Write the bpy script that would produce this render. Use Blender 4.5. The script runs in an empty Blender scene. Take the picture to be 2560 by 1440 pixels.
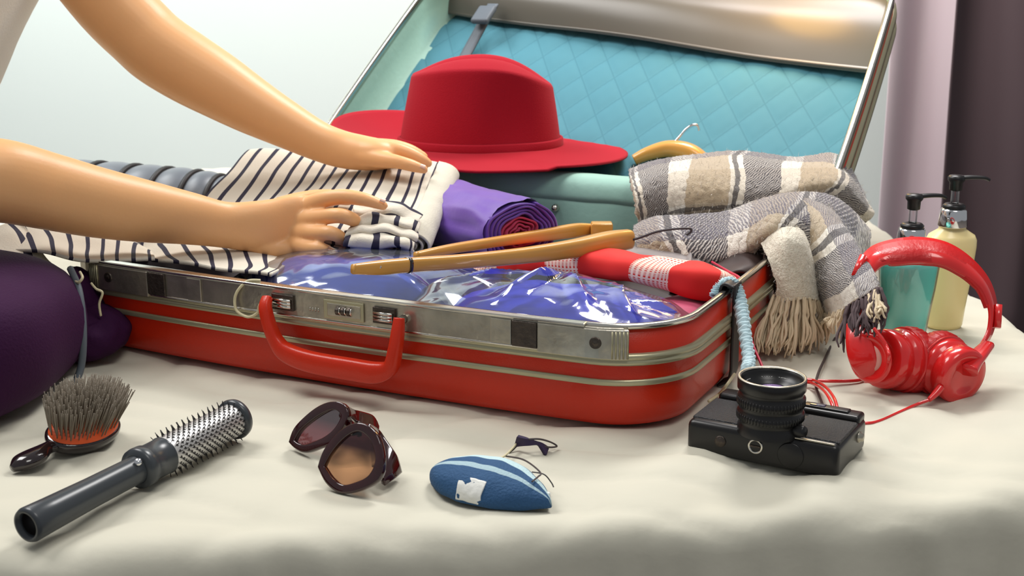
import bpy, bmesh, math, random
from mathutils import Vector, Matrix, noise, Quaternion
R = math.radians
SC = bpy.context.scene
COL = SC.collection
random.seed(7)
# ------------------------------------------------------------------ camera
F, PITCH, H = 3200.0, R(14.4), 0.39       # focal length in pixels, pitch, height over the bed (bed top is z = 0)
cp, sp = math.cos(PITCH), math.sin(PITCH)
cam = bpy.data.cameras.new('viewpoint'); co = bpy.data.objects.new('viewpoint', cam); COL.objects.link(co)
co.location = (0, 0, H); co.rotation_euler = (R(90) - PITCH, 0, 0)
cam.sensor_width = 36; cam.lens = F / 2560 * 36; cam.clip_start = .01
cam.dof.use_dof = True; cam.dof.focus_distance = 1.15; cam.dof.aperture_fstop = 14
SC.camera = co
# ------------------------------------------------------------------ world, lights, exposure
w = bpy.data.worlds.new('world'); SC.world = w; w.use_nodes = True
w.node_tree.nodes['Background'].inputs[0].default_value = (.92, .96, 1.0, 1)
w.node_tree.nodes['Background'].inputs[1].default_value = .42
def area(name, loc, tgt, size, power, color=(1, 1, 1), sy=None):
    l = bpy.data.lights.new(name, 'AREA'); l.energy = power; l.color = color; l.size = size
    if sy: l.shape = 'RECTANGLE'; l.size_y = sy
    o = bpy.data.objects.new(name, l); COL.objects.link(o); o.location = loc
    o.rotation_euler = (Vector(tgt) - Vector(loc)).to_track_quat('-Z', 'Y').to_euler(); return o
area('softbox_back', (.60, 2.35, 1.85), (.25, 1.2, 0), .6, 36, (1, .985, .96))
area('curtain_fill', (.25, 1.95, 1.3), (.8, 2.6, .3), .4, 14, (1, .95, .96))  # added fill, only there to brighten the curtains
area('softbox_left', (-1.1, 1.5, 1.7), (0, 1.2, 0), .8, 31, (1, .98, .96))
area('softbox_top', (.5, .4, 1.9), (.1, 1.2, 0), .7, 14, (1, .97, .92))
area('wall_fill', (-1.2, 2.3, 1.5), (-.9, 3.4, .3), .6, 34, (.96, 1, .99))  # added unseen fill that lifts the back wall, not a room lamp
pl = bpy.data.lights.new('warm_lamp', 'POINT'); pl.energy = 2.4; pl.color = (1, .55, .14); pl.shadow_soft_size = .06
po = bpy.data.objects.new('warm_lamp', pl); COL.objects.link(po); po.location = (.37, 1.81, .42)
SC.view_settings.view_transform = 'Standard'; SC.view_settings.look = 'None'
SC.view_settings.exposure = -.34; SC.view_settings.gamma = 1; SC.view_settings.use_curve_mapping = False

# ------------------------------------------------------------------ helpers
def ray(px, py):
    a = (px - 1280) / F; b = (720 - py) / F
    return Vector((a, cp + sp * b, -sp + cp * b))
def PZ(px, py, z=0.0):
    r = ray(px, py); return r * ((z - H) / r.z) + Vector((0, 0, H))
def PY(px, py, Y):
    r = ray(px, py); return r * (Y / r.y) + Vector((0, 0, H))
def ppm(Y): return F / (Y * 1.03)          # pixels in a metre at that distance
def srgb(r, g, b):
    def f(c):
        c /= 255.; return c / 12.92 if c <= .04045 else ((c + .055) / 1.055) ** 2.4
    return (f(r), f(g), f(b), 1)
def mat(name, col, rough=.5, metal=0, spec=.5, bump=0, bscale=200, var=0, vscale=8, coat=0, sheen=0, trans=0, alpha=1, sss=0, ior=1.45):
    m = bpy.data.materials.new(name); m.use_nodes = True
    nt = m.node_tree; b = nt.nodes['Principled BSDF']
    b.inputs['Base Color'].default_value = col; b.inputs['Roughness'].default_value = rough
    b.inputs['Metallic'].default_value = metal; b.inputs['Specular IOR Level'].default_value = spec
    b.inputs['Coat Weight'].default_value = coat; b.inputs['Sheen Weight'].default_value = sheen
    b.inputs['Transmission Weight'].default_value = trans; b.inputs['Alpha'].default_value = alpha
    b.inputs['IOR'].default_value = ior
    if sss:
        b.inputs['Subsurface Weight'].default_value = sss; b.inputs['Subsurface Radius'].default_value = (.012, .005, .003)
        b.inputs['Subsurface Scale'].default_value = 1
    tc = nt.nodes.new('ShaderNodeTexCoord')
    if bump:
        n = nt.nodes.new('ShaderNodeTexNoise'); n.inputs['Scale'].default_value = bscale; n.inputs['Detail'].default_value = 3
        bp = nt.nodes.new('ShaderNodeBump'); bp.inputs['Strength'].default_value = bump; bp.inputs['Distance'].default_value = .002
        nt.links.new(tc.outputs['Object'], n.inputs['Vector']); nt.links.new(n.outputs['Fac'], bp.inputs['Height'])
        nt.links.new(bp.outputs['Normal'], b.inputs['Normal'])
    if var:
        n = nt.nodes.new('ShaderNodeTexNoise'); n.inputs['Scale'].default_value = vscale; n.inputs['Detail'].default_value = 4
        mx = nt.nodes.new('ShaderNodeMix'); mx.data_type = 'RGBA'
        mx.inputs[6].default_value = tuple(c * (1 - var) for c in col[:3]) + (1,)
        mx.inputs[7].default_value = tuple(min(1, c * (1 + var)) for c in col[:3]) + (1,)
        nt.links.new(tc.outputs['Object'], n.inputs['Vector']); nt.links.new(n.outputs['Fac'], mx.inputs[0])
        nt.links.new(mx.outputs[2], b.inputs['Base Color'])
    return m
class NT:                                   # small helper to wire math on UVs
    def __init__(s, m): s.nt = m.node_tree; s.b = s.nt.nodes['Principled BSDF']
    def uv(s):
        n = s.nt.nodes.new('ShaderNodeUVMap'); n.uv_map = 'uv'; sx = s.nt.nodes.new('ShaderNodeSeparateXYZ')
        s.nt.links.new(n.outputs[0], sx.inputs[0]); return sx.outputs[0], sx.outputs[1]
    def m(s, op, a, b=0.0, c=None):
        n = s.nt.nodes.new('ShaderNodeMath'); n.operation = op
        for i, v in enumerate((a, b) if c is None else (a, b, c)):
            if isinstance(v, (int, float)): n.inputs[i].default_value = v
            else: s.nt.links.new(v, n.inputs[i])
        return n.outputs[0]
    def mix(s, f, a, b):
        n = s.nt.nodes.new('ShaderNodeMix'); n.data_type = 'RGBA'
        for i, v in ((0, f), (6, a), (7, b)):
            if isinstance(v, (tuple, float, int)): n.inputs[i].default_value = v
            else: s.nt.links.new(v, n.inputs[i])
        return n.outputs[2]
    def band(s, x, lo, hi):                 # 1 where lo < x < hi
        return s.m('MULTIPLY', s.m('GREATER_THAN', x, lo), s.m('LESS_THAN', x, hi))
    def bump(s, h, st=.5, d=.001):
        bp = s.nt.nodes.new('ShaderNodeBump'); bp.inputs['Strength'].default_value = st; bp.inputs['Distance'].default_value = d
        s.nt.links.new(h, bp.inputs['Height']); s.nt.links.new(bp.outputs[0], s.b.inputs['Normal'])
    def col(s, c): s.nt.links.new(c, s.b.inputs['Base Color'])

def tag(o, label=None, cat=None, group=None, kind=None):
    if label: o['label'] = label
    if cat: o['category'] = cat
    if group: o['group'] = group
    if kind: o['kind'] = kind
    return o
def thing(name, loc, label, cat, group=None):
    o = bpy.data.objects.new(name, None); COL.objects.link(o); o.location = loc; o.empty_display_size = .02
    o['_w'] = tuple(loc); return tag(o, label, cat, group)
def origin(o):
    p = Vector((0, 0, 0))
    while o: p += Vector(o.location); o = o.parent
    return p
def mk(name, verts, faces, m, parent=None, smooth=True, uvs=None, loc=None, mods=(), kind=None, label=None):
    """verts in world space; one mesh object"""
    o0 = origin(parent) if parent else Vector((0, 0, 0))
    base = Vector(loc) if loc is not None else (o0 if parent else Vector((0, 0, 0)))
    me = bpy.data.meshes.new(name); me.from_pydata([tuple(Vector(v) - base) for v in verts], [], faces)
    if uvs:
        ul = me.uv_layers.new(name='uv')
        for lp in me.loops: ul.data[lp.index].uv = uvs[lp.vertex_index]
    me.validate(); bm = bmesh.new(); bm.from_mesh(me)
    if len(bm.faces): bmesh.ops.recalc_face_normals(bm, faces=bm.faces)
    bm.to_mesh(me); bm.free()
    me.polygons.foreach_set('use_smooth', [smooth] * len(me.polygons))
    me.materials.append(m)
    o = bpy.data.objects.new(name, me); COL.objects.link(o); o.location = base - o0
    if parent: o.parent = parent
    if kind: o['kind'] = kind
    if label: o['label'] = label
    for md in mods:
        if md[0] == 'solid':
            x = o.modifiers.new('s', 'SOLIDIFY'); x.thickness = md[1]; x.offset = md[2] if len(md) > 2 else 0
        if md[0] == 'sub':
            x = o.modifiers.new('d', 'SUBSURF'); x.levels = x.render_levels = md[1]
        if md[0] == 'bevel':
            x = o.modifiers.new('b', 'BEVEL'); x.width = md[1]; x.segments = md[2]; x.limit_method = 'ANGLE'
    return o
def cr(P, t):                               # Catmull-Rom through P, t in 0..1
    n = len(P) - 1; x = min(max(t, 0), 1) * n; i = min(int(x), n - 1); f = x - i
    p0 = P[max(i - 1, 0)]; p1 = P[i]; p2 = P[i + 1]; p3 = P[min(i + 2, n)]
    if not isinstance(p1, (Vector,)):
        return .5 * ((2 * p1) + (-p0 + p2) * f + (2 * p0 - 5 * p1 + 4 * p2 - p3) * f * f + (-p0 + 3 * p1 - 3 * p2 + p3) * f ** 3)
    return .5 * ((2 * p1) + (-p0 + p2) * f + (2 * p0 - 5 * p1 + 4 * p2 - p3) * f * f + (-p0 + 3 * p1 - 3 * p2 + p3) * f ** 3)
def V(*a): return Vector(a)
def grid_faces(nu, nv, cu=False, cv=False):
    F_ = []
    for i in range(nu if cu else nu - 1):
        for j in range(nv if cv else nv - 1):
            a = i * nv + j; b = ((i + 1) % nu) * nv + j; c = ((i + 1) % nu) * nv + (j + 1) % nv; d = i * nv + (j + 1) % nv
            F_.append((a, b, c, d))
    return F_
def patch(name, rows, m, parent=None, nu=30, nv=60, thick=.0015, amp=0, nscale=25, seed=0, us=1, vs=1, mods=None, fn=None, kind=None, label=None):
    """smooth sheet through rows of control points; uv = (along a row, across rows)"""
    vs_, uv = [], []
    for i in range(nu):
        a = i / (nu - 1)
        for j in range(nv):
            b = j / (nv - 1)
            p = cr([cr(r, b) for r in rows], a)
            if amp:
                q = p * nscale + V(seed, seed * 2.1, 0)
                p = p + noise.noise_vector(q) * amp
            if fn: p = fn(p, a, b)
            vs_.append(p); uv.append((b * us, a * vs))
    md = [('solid', thick, 0)] if thick else []
    return mk(name, vs_, grid_faces(nu, nv), m, parent, uvs=uv, mods=md + list(mods or []), kind=kind, label=label)
def frame_path(P, up=V(0, 0, 1)):
    T = []
    for i in range(len(P)):
        t = (P[min(i + 1, len(P) - 1)] - P[max(i - 1, 0)])
        T.append(t.normalized() if t.length > 1e-9 else V(0, 0, 1))
    out = []
    x = None
    for t in T:
        if x is None:
            x = t.cross(up)
            if x.length < 1e-3: x = t.cross(V(1, 0, 0))
        x = (x - t * x.dot(t)).normalized()
        out.append((t, x, t.cross(x).normalized()))
    return out
def tube_data(P, rad, n=10, res=None, caps=True, up=V(0, 0, 1), fn=None, power=2):
    """rad: list of r or (ra, rb) (across, along up) per control point; P resampled to res points"""
    if res:
        m_ = len(P) - 1
        Q, RR = [], []
        ra = [V(r, r, 0) if not isinstance(r, (tuple, list)) else V(r[0], r[1], 0) for r in (rad if isinstance(rad, list) else [rad] * len(P))]
        for i in range(res):
            t = i / (res - 1); Q.append(cr(P, t)); RR.append(cr(ra, t))
    else:
        Q = P; RR = [V(r, r, 0) if not isinstance(r, (tuple, list)) else V(r[0], r[1], 0) for r in (rad if isinstance(rad, list) else [rad] * len(P))]
    fr = frame_path(Q, up); vs, uv = [], []
    for i, (p, r, (t, x, y)) in enumerate(zip(Q, RR, fr)):
        for k in range(n):
            a = 2 * math.pi * k / n; c, s = math.cos(a), math.sin(a)
            if power != 2:
                c = math.copysign(abs(c) ** (2 / power), c); s = math.copysign(abs(s) ** (2 / power), s)
            q = p + x * (c * r.x) + y * (s * r.y)
            if fn: q = fn(q, p, i / (len(Q) - 1), a)
            vs.append(q); uv.append((i / (len(Q) - 1), k / n))
    fs = grid_faces(len(Q), n, False, True)
    if caps:
        fs.append(tuple(range(n - 1, -1, -1))); b = (len(Q) - 1) * n; fs.append(tuple(b + k for k in range(n)))
    return vs, fs, uv
def tube(name, P, rad, m, parent=None, n=10, res=None, **k):
    kw = {a: k.pop(a) for a in ('kind', 'label', 'mods', 'smooth') if a in k}
    vs, fs, uv = tube_data(P, rad, n, res, **k)
    return mk(name, vs, fs, m, parent, uvs=uv, **kw)
def merge(L):
    V_, F_, U_ = [], [], []
    for vs, fs, uv in L:
        b = len(V_); V_ += vs; F_ += [tuple(i + b for i in f) for f in fs]; U_ += (uv or [(0, 0)] * len(vs))
    return V_, F_, U_
def basis(axis, up=V(0, 0, 1)):
    z = axis.normalized(); x = up.cross(z)
    if x.length < 1e-4: x = V(1, 0, 0)
    x.normalize(); return x, z.cross(x), z
def lathe_data(o, axis, prof, n=40, up=V(0, 0, 1), fn=None, sx=1, sy=1):
    x, y, z = basis(axis, up); vs = []
    for (r, h) in prof:
        for k in range(n):
            a = 2 * math.pi * k / n; rr = r * (fn(a, h) if fn else 1)
            vs.append(o + z * h + x * (rr * math.cos(a) * sx) + y * (rr * math.sin(a) * sy))
    return vs, grid_faces(len(prof), n, False, True), [(k % n / n, k // n / len(prof)) for k in range(len(vs))]
def lathe(name, o, axis, prof, m, parent=None, n=40, **k):
    kw = {a: k.pop(a) for a in ('kind', 'label', 'mods', 'smooth') if a in k}
    vs, fs, uv = lathe_data(o, axis, prof, n, **k)
    return mk(name, vs, fs, m, parent, uvs=uv, **kw)
def box_data(c, x, y, z, sx, sy, sz):
    vs = [c + x * (i * sx / 2) + y * (j * sy / 2) + z * (k * sz / 2) for i in (-1, 1) for j in (-1, 1) for k in (-1, 1)]
    return vs, [(0, 1, 3, 2), (4, 6, 7, 5), (0, 4, 5, 1), (2, 3, 7, 6), (0, 2, 6, 4), (1, 5, 7, 3)], None
def box(name, c, x, y, z, sx, sy, sz, m, parent=None, bev=.001, seg=3, **k):
    vs, fs, _ = box_data(c, x, y, z, sx, sy, sz)
    return mk(name, vs, fs, m, parent, mods=[('bevel', bev, seg)] if bev else [], smooth=bool(bev), **k)
X, Y_, Z = V(1, 0, 0), V(0, 1, 0), V(0, 0, 1)

# ------------------------------------------------------------------ materials
M = {}
M['red'] = mat('red_shell', srgb(198, 42, 14), .36, spec=.35, bump=.12, bscale=900, var=.12, vscale=6, coat=.12)
M['cream'] = mat('cream_metal_trim', srgb(176, 170, 140), .33, .55, var=.1, vscale=30)
M['steel'] = mat('worn_aluminium', srgb(176, 170, 156), .32, .85, bump=.35, bscale=90, var=.42, vscale=55)
M['steel2'] = mat('bright_steel', srgb(215, 210, 200), .18, 1)
M['dark_metal'] = mat('scratched_dark_metal', srgb(80, 72, 66), .4, .8, bump=.5, bscale=250, var=.5, vscale=120)
M['mint'] = mat('mint_lining', srgb(142, 182, 168), .6, bump=.2, bscale=120, var=.08, vscale=20)
M['inner'] = mat('grey_inner_lining', srgb(120, 112, 112), .8)
M['taupe'] = mat('taupe_shade', srgb(88, 84, 74), .3, sheen=.3, var=.08, vscale=6)  # dark taupe carries the shadow gradient inside the lid
M['black'] = mat('black_strap', srgb(28, 24, 24), .5)
M['rubber'] = mat('black_plastic', srgb(24, 23, 24), .35)
M['wood'] = mat('golden_wood', srgb(206, 148, 66), .3, var=.15, vscale=12, coat=.4)
M['felt'] = mat('red_felt', srgb(160, 22, 38), .9, spec=.15, bump=.25, bscale=700, sheen=.04, var=.05)
M['skin'] = mat('skin', srgb(234, 176, 120), .42, bump=.05, bscale=300, var=.05, vscale=18, sss=.12)
M['nail'] = mat('nail', srgb(240, 196, 172), .25)
M['white_cloth'] = mat('white_cloth', srgb(226, 226, 220), .85, bump=.2, bscale=400)
M['purple'] = mat('purple_satin', srgb(96, 52, 158), .5, sheen=.35, bump=.1, bscale=150, var=.15, vscale=20)
M['crimson'] = mat('crimson_cloth', srgb(176, 40, 84), .6, sheen=.2)
M['plum'] = mat('plum_fabric', srgb(50, 14, 52), .8, spec=.2, bump=.3, bscale=400, var=.2, vscale=9)
M['grey_pipe'] = mat('grey_piping', srgb(84, 92, 100), .6)
M['jacket'] = mat('grey_quilt', srgb(92, 98, 106), .4, sheen=.2)
M['blue'] = mat('blue_cloth', srgb(38, 50, 206), .7, bump=.3, bscale=160, var=.25, vscale=25)
M['denim'] = mat('denim_blue_cloth', srgb(44, 78, 186), .7, bump=.3, bscale=160, var=.3, vscale=25)
M['grey_satin'] = mat('grey_satin', srgb(140, 132, 130), .35, sheen=.2, var=.15, vscale=15)
M['brown_cloth'] = mat('dark_brown_cloth', srgb(58, 42, 38), .6, var=.35, vscale=30)
M['braid'] = mat('pale_blue_braid', srgb(186, 210, 216), .7)
M['magenta'] = mat('magenta_cord', srgb(186, 28, 62), .5)
M['hp_red'] = mat('gloss_red_plastic', srgb(214, 34, 34), .22, coat=.5)
M['hp_pad'] = mat('red_leatherette', srgb(192, 28, 30), .4, bump=.3, bscale=250)
M['hp_logo'] = mat('pale_pink_disc', srgb(214, 150, 140), .3)
M['leather'] = mat('black_leatherette', srgb(36, 36, 38), .5, bump=.9, bscale=900)
M['cam_black'] = mat('black_camera_enamel', srgb(20, 18, 18), .32)
M['chrome'] = mat('chrome', srgb(220, 220, 222), .12, 1)
M['teal'] = mat('teal_soap', srgb(140, 250, 236), .15)
M['yellow'] = mat('cream_yellow_lotion', srgb(250, 228, 164), .2)
M['brushblack'] = mat('glossy_dark_brown', srgb(30, 18, 20), .14, coat=.6)
M['brushgrey'] = mat('dark_grey_plastic', srgb(58, 62, 66), .28)
M['orange'] = mat('orange_rubber', srgb(214, 84, 34), .5)
M['bristle'] = mat('taupe_bristle', srgb(124, 114, 100), .5)
M['tort'] = mat('tortoiseshell', srgb(46, 9, 12), .1, coat=.6, var=.6, vscale=60)
M['wire'] = mat('dark_wire', srgb(70, 64, 66), .35)
M['wirelight'] = mat('pale_cord', srgb(206, 196, 160), .5)
M['knot'] = mat('dark_purple_felt', srgb(48, 34, 66), .7)
M['wall'] = mat('wall_paint', srgb(226, 234, 230), .9, var=.03, vscale=1.5)
M['floor'] = mat('floor_carpet', srgb(120, 112, 106), .95)
M['curt'] = mat('mauve_curtain', srgb(208, 194, 200), .8)
M['curtd'] = mat('dark_plum_curtain', srgb(74, 60, 64), .85)
M['mattress'] = mat('mattress_cloth', srgb(214, 208, 190), .9)
M['bedwood'] = mat('bed_frame_wood', srgb(110, 78, 50), .5)

def glassy(name, tint=(1, 1, 1, 1), rough=.03, base=.06, k=.9, milk=0.0):
    m = bpy.data.materials.new(name); m.use_nodes = True; nt = m.node_tree; nt.nodes.clear()
    o = nt.nodes.new('ShaderNodeOutputMaterial'); t = nt.nodes.new('ShaderNodeBsdfTransparent'); g = nt.nodes.new('ShaderNodeBsdfGlossy')
    t.inputs[0].default_value = tint; g.inputs['Roughness'].default_value = rough
    lw = nt.nodes.new('ShaderNodeLayerWeight'); lw.inputs[0].default_value = .35
    mr = nt.nodes.new('ShaderNodeMapRange'); mr.inputs[3].default_value = base; mr.inputs[4].default_value = k
    mx = nt.nodes.new('ShaderNodeMixShader')
    nt.links.new(lw.outputs['Fresnel'], mr.inputs[0]); nt.links.new(mr.outputs[0], mx.inputs[0])
    nt.links.new(t.outputs[0], mx.inputs[1]); nt.links.new(g.outputs[0], mx.inputs[2])
    last = mx
    if milk:
        d = nt.nodes.new('ShaderNodeBsdfDiffuse'); d.inputs[0].default_value = (.85, .9, .95, 1)
        m2 = nt.nodes.new('ShaderNodeMixShader'); m2.inputs[0].default_value = milk
        nt.links.new(mx.outputs[0], m2.inputs[1]); nt.links.new(d.outputs[0], m2.inputs[2]); last = m2
    nt.links.new(last.outputs[0], o.inputs[0]); return m
M['plastic'] = glassy('clear_plastic_film', (.97, .98, 1, 1), .09, .20, 1.0, .03)
M['glass'] = glassy('clear_bottle_plastic', (.98, 1, 1, 1), .03, .06, .8, .0)
M['lens_brown'] = glassy('brown_lens', (.62, .34, .19, 1), .03, .04, .5)
M['lens_dark'] = glassy('maroon_lens', (.20, .05, .06, 1), .05, .015, .25)
M['lens_coat'] = mat('coated_lens', srgb(40, 26, 60), .04, .3, coat=1)
M['shine'] = mat('lens_element', srgb(190, 160, 220), .08, .6)

def stripe_mat(name, freq, duty=.25, a=srgb(214, 206, 190), b=srgb(40, 36, 56)):
    m = mat(name, a, .85, bump=.25, bscale=500); k = NT(m); u, v = k.uv()
    fr = k.m('FRACT', k.m('MULTIPLY', u, freq)); k.col(k.mix(k.m('LESS_THAN', fr, duty), a, b)); return m
M['stripe'] = stripe_mat('striped_jersey', 1.0)
def gingham():
    m = mat('red_gingham', srgb(224, 40, 32), .75); k = NT(m); u, v = k.uv()
    fu = k.m('FRACT', u); big = k.m('LESS_THAN', fu, .42)
    wu = k.m('LESS_THAN', k.m('FRACT', k.m('MULTIPLY', u, 22)), .5); wv = k.m('LESS_THAN', k.m('FRACT', k.m('MULTIPLY', v, 22)), .5)
    chk = k.m('SUBTRACT', 1, k.m('MULTIPLY', wu, wv)); pale = k.mix(chk, srgb(214, 60, 50), srgb(244, 214, 196))
    k.col(k.mix(big, srgb(222, 36, 30), pale)); return m
M['gingham'] = gingham()
def plaid(du=0.0, dv=0.0, nm='wool_plaid'):
    m = mat(nm, srgb(220, 212, 196), .95, sheen=.5); k = NT(m); u, v = k.uv()
    u = k.m('ADD', u, du); v = k.m('ADD', v, dv)
    cream = srgb(226, 218, 204); tan = srgb(158, 134, 98); dark = srgb(34, 26, 34); grey = srgb(82, 76, 92)
    fu = k.m('FRACT', u); fv = k.m('FRACT', v)
    tu = k.band(fu, .05, .42); tv = k.band(fv, .10, .48)
    c = k.mix(k.m('MULTIPLY', tu, .75), cream, tan)
    c = k.mix(k.m('MULTIPLY', tv, .35), c, tan)
    gu = k.band(fu, .55, .86); gv = k.band(fv, .58, .90)
    c = k.mix(k.m('MULTIPLY', gu, .45), c, srgb(120, 112, 118)); c = k.mix(k.m('MULTIPLY', gv, .40), c, srgb(128, 122, 132))
    # twill lines
    tw = k.m('FRACT', k.m('ADD', k.m('MULTIPLY', u, 40), k.m('MULTIPLY', v, 40)))
    twb = k.m('LESS_THAN', tw, .58)
    c = k.mix(k.m('MULTIPLY', k.m('MULTIPLY', gu, .95), twb), c, dark)
    tw2 = k.m('FRACT', k.m('SUBTRACT', k.m('MULTIPLY', u, 40), k.m('MULTIPLY', v, 40)))
    c = k.mix(k.m('MULTIPLY', k.m('MULTIPLY', gv, .8), k.m('LESS_THAN', tw2, .5)), c, grey)
    lu = k.band(fu, .455, .50); lv = k.band(fv, .51, .55)
    c = k.mix(k.m('MULTIPLY', lu, .85), c, dark); c = k.mix(k.m('MULTIPLY', lv, .7), c, dark)
    n = k.nt.nodes.new('ShaderNodeTexNoise'); n.inputs['Scale'].default_value = 600
    tc = k.nt.nodes.new('ShaderNodeTexCoord'); k.nt.links.new(tc.outputs['Object'], n.inputs[0])
    k.bump(k.m('ADD', n.outputs[0], k.m('MULTIPLY', tw, .5)), .8, .002); k.col(c); return m
M['plaid'] = plaid(.40, .42); M['plaid_dark'] = plaid(.12, .50, 'wool_plaid_dark_bands')
M['plaid_drape'] = plaid(.08, .62, 'wool_plaid_drape'); M['fuzz'] = mat('wool_fuzz', srgb(226, 220, 210), .9)
M['fringe'] = mat('cream_fringe', srgb(214, 196, 166), .95, var=.15, vscale=60)
M['fringe_dark'] = mat('dark_fringe', srgb(88, 74, 76), .95, var=.3, vscale=60)
def quilted():
    m = mat('blue_quilted_lining', srgb(86, 178, 204), .75, spec=.2); k = NT(m); u, v = k.uv()
    a = k.m('ABSOLUTE', k.m('SUBTRACT', k.m('FRACT', k.m('ADD', u, v)), .5)); b = k.m('ABSOLUTE', k.m('SUBTRACT', k.m('FRACT', k.m('SUBTRACT', u, v)), .5))
    seam = k.m('MAXIMUM', k.m('GREATER_THAN', a, .475), k.m('GREATER_THAN', b, .475))
    k.col(k.mix(k.m('MULTIPLY', seam, .22), srgb(74, 126, 140), srgb(38, 80, 96))); return m
M['quilt'] = quilted()
def sheetmat():
    m = mat('beige_sheet', srgb(203, 199, 182), .8, var=.035, vscale=3); k = NT(m)
    n = k.nt.nodes.new('ShaderNodeTexNoise'); n.inputs['Scale'].default_value = 14; n.inputs['Detail'].default_value = 6
    tc = k.nt.nodes.new('ShaderNodeTexCoord'); k.nt.links.new(tc.outputs['Object'], n.inputs[0]); k.bump(n.outputs[0], .35, .006); return m
M['sheet'] = sheetmat()

# ------------------------------------------------------------------ room and bed
FLOOR = -.52
def flat(name, a, b, c, d, m, kind='structure', t=.04):
    n = (b - a).cross(d - a).normalized() * -t
    vs = [a, b, c, d, a + n, b + n, c + n, d + n]
    o = mk(name, vs, [(0, 1, 2, 3), (4, 7, 6, 5), (0, 4, 5, 1), (1, 5, 6, 2), (2, 6, 7, 3), (3, 7, 4, 0)], m, smooth=False); o['kind'] = kind; return o
flat('floor', V(-3.2, -.6, FLOOR), V(3.2, -.6, FLOOR), V(3.2, 3.4, FLOOR), V(-3.2, 3.4, FLOOR), M['floor'])
flat('wall_back', V(-3.2, 3.4, FLOOR), V(3.2, 3.4, FLOOR), V(3.2, 3.4, 2.1), V(-3.2, 3.4, 2.1), M['wall'])
o = mk('baseboard_back', *box_data(V(0, 3.385, FLOOR + .05), X, Y_, Z, 6.4, .03, .1)[:2], M['wall'], smooth=False); o['kind'] = 'structure'
# bed: frame and mattress under the sheet
XR, YF0, YFS, YB = .545, .850, .135, 2.45     # right edge, front edge (at x = 0) and its slope, head edge
def yf(x): return YF0 + YFS * x
bed = thing('bed', (-.5, 1.5, FLOOR), 'low bed with a wooden frame under the beige sheet', 'bed')
def slab(name, z0, z1, ins, m):
    xs = (-1.7 + ins, XR - ins); vs = []
    for z in (z0, z1):
        vs += [V(xs[0], yf(xs[0]) + ins, z), V(xs[1], yf(xs[1]) + ins, z), V(xs[1], YB - ins, z), V(xs[0], YB - ins, z)]
    return mk(name, vs, [(3, 2, 1, 0), (4, 5, 6, 7), (0, 1, 5, 4), (1, 2, 6, 5), (2, 3, 7, 6), (3, 0, 4, 7)], m, bed, mods=[('bevel', .03, 4)])
slab('mattress', -.24, -.008, .012, M['mattress']); slab('bed_frame', -.36, -.245, .03, M['bedwood'])
for lx, ly in ((-1.6, .85), (.45, 1.0), (-1.6, 2.35), (.45, 2.35)):
    box('leg', V(lx, ly, (FLOOR - .35) / 2), X, Y_, Z, .06, .06, -.35 - FLOOR, M['bedwood'], bed, .005, 2)
def bed_sheet():
    nx, ny = 330, 330; x0, x1 = -1.78, XR + .42; y0, y1 = .38, YB; RR = .022
    vs, uv = [], []
    def fold(e):
        if e <= 0: return 0, 0
        q = RR * math.pi / 2
        if e < q: a = e / RR; return RR * math.sin(a), RR * (1 - math.cos(a))
        return RR, RR + (e - q)
    for i in range(nx):
        # denser in the part that is seen
        t = i / (nx - 1); x = x0 + (x1 - x0) * t
        for j in range(ny):
            s = j / (ny - 1); y = y0 + (y1 - y0) * s
            ef = yf(min(x, XR)) - y; er = x - XR
            hf, vf = fold(ef); hr, vr = fold(er)
            px = min(x, XR) + hr; py = max(y, yf(min(x, XR))) - hf
            dz = max(vf, vr) if (vf > 0 and vr > 0) else vf + vr
            z = -dz
            # loose creases, stronger near the front edge, combed slightly toward the suitcase
            q = V(x * 5 + y * 1.5, y * 9, 0)
            near = max(0, 1 - abs(y - yf(x) - .03) / .25)
            z += .003 * noise.noise(q) + .007 * near * noise.noise(V((x - y * .7) * 16, y * 4, 3)) - .004 * (1 - abs(noise.noise(V(x * 3.5 + 9, y * 17 + x * 5, 7)))) ** 6 - .003 * (1 - abs(noise.noise(V(x * 9 - y * 4, y * 8, 17)))) ** 8 + .004
            fd = min(1, max(0, ef) / .08); rd = min(1, max(0, er) / .08)
            pl_ = .012 * noise.noise(V(x * 22, z * 2.0, 1)) + .006 * noise.noise(V(x * 60 + z * 6, z * 5, 5))
            py -= fd * (pl_ + .004); px += rd * (.012 * noise.noise(V(y * 20, z * 2, 4)) + .004)
            vs.append(V(px, py, z - .0015)); uv.append((x, y))
    o = mk('bed_sheet', vs, grid_faces(nx, ny), M['sheet'], uvs=uv)
    tag(o, 'rumpled beige bed sheet spread over the bed under everything', 'sheet')
bed_sheet()
def curtain(name, x0, x1, y, m, seed, label, n=70, amp=.035, k=34):
    vs, uv = [], []; H0, H1 = FLOOR + .01, 1.9
    for i in range(n * 4):
        t = i / (n * 4 - 1); x = x0 + (x1 - x0) * t
        for j in range(12):
            z = H0 + (H1 - H0) * j / 11
            vs.append(V(x + .01 * noise.noise(V(x * 9, z, seed)), y + amp * math.sin(x * k + 2 * noise.noise(V(x * 3, z * .6, seed))) + .02 * noise.noise(V(x * 14, z * 1.5, seed)), z)); uv.append((t, j / 11))
    o = mk(name, vs, grid_faces(n * 4, 12), m, uvs=uv, mods=[('solid', .003, 0)]); tag(o, label, 'curtain'); return o
curtain('curtain', .755, .93, 2.62, M['curt'], 1, 'pale mauve curtain hanging behind the right edge of the open lid', k=40)
curtain('curtain', .845, 2.0, 2.5, M['curtd'], 5, 'dark plum brown curtain behind the two pump bottles', amp=.03, k=30)

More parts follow.
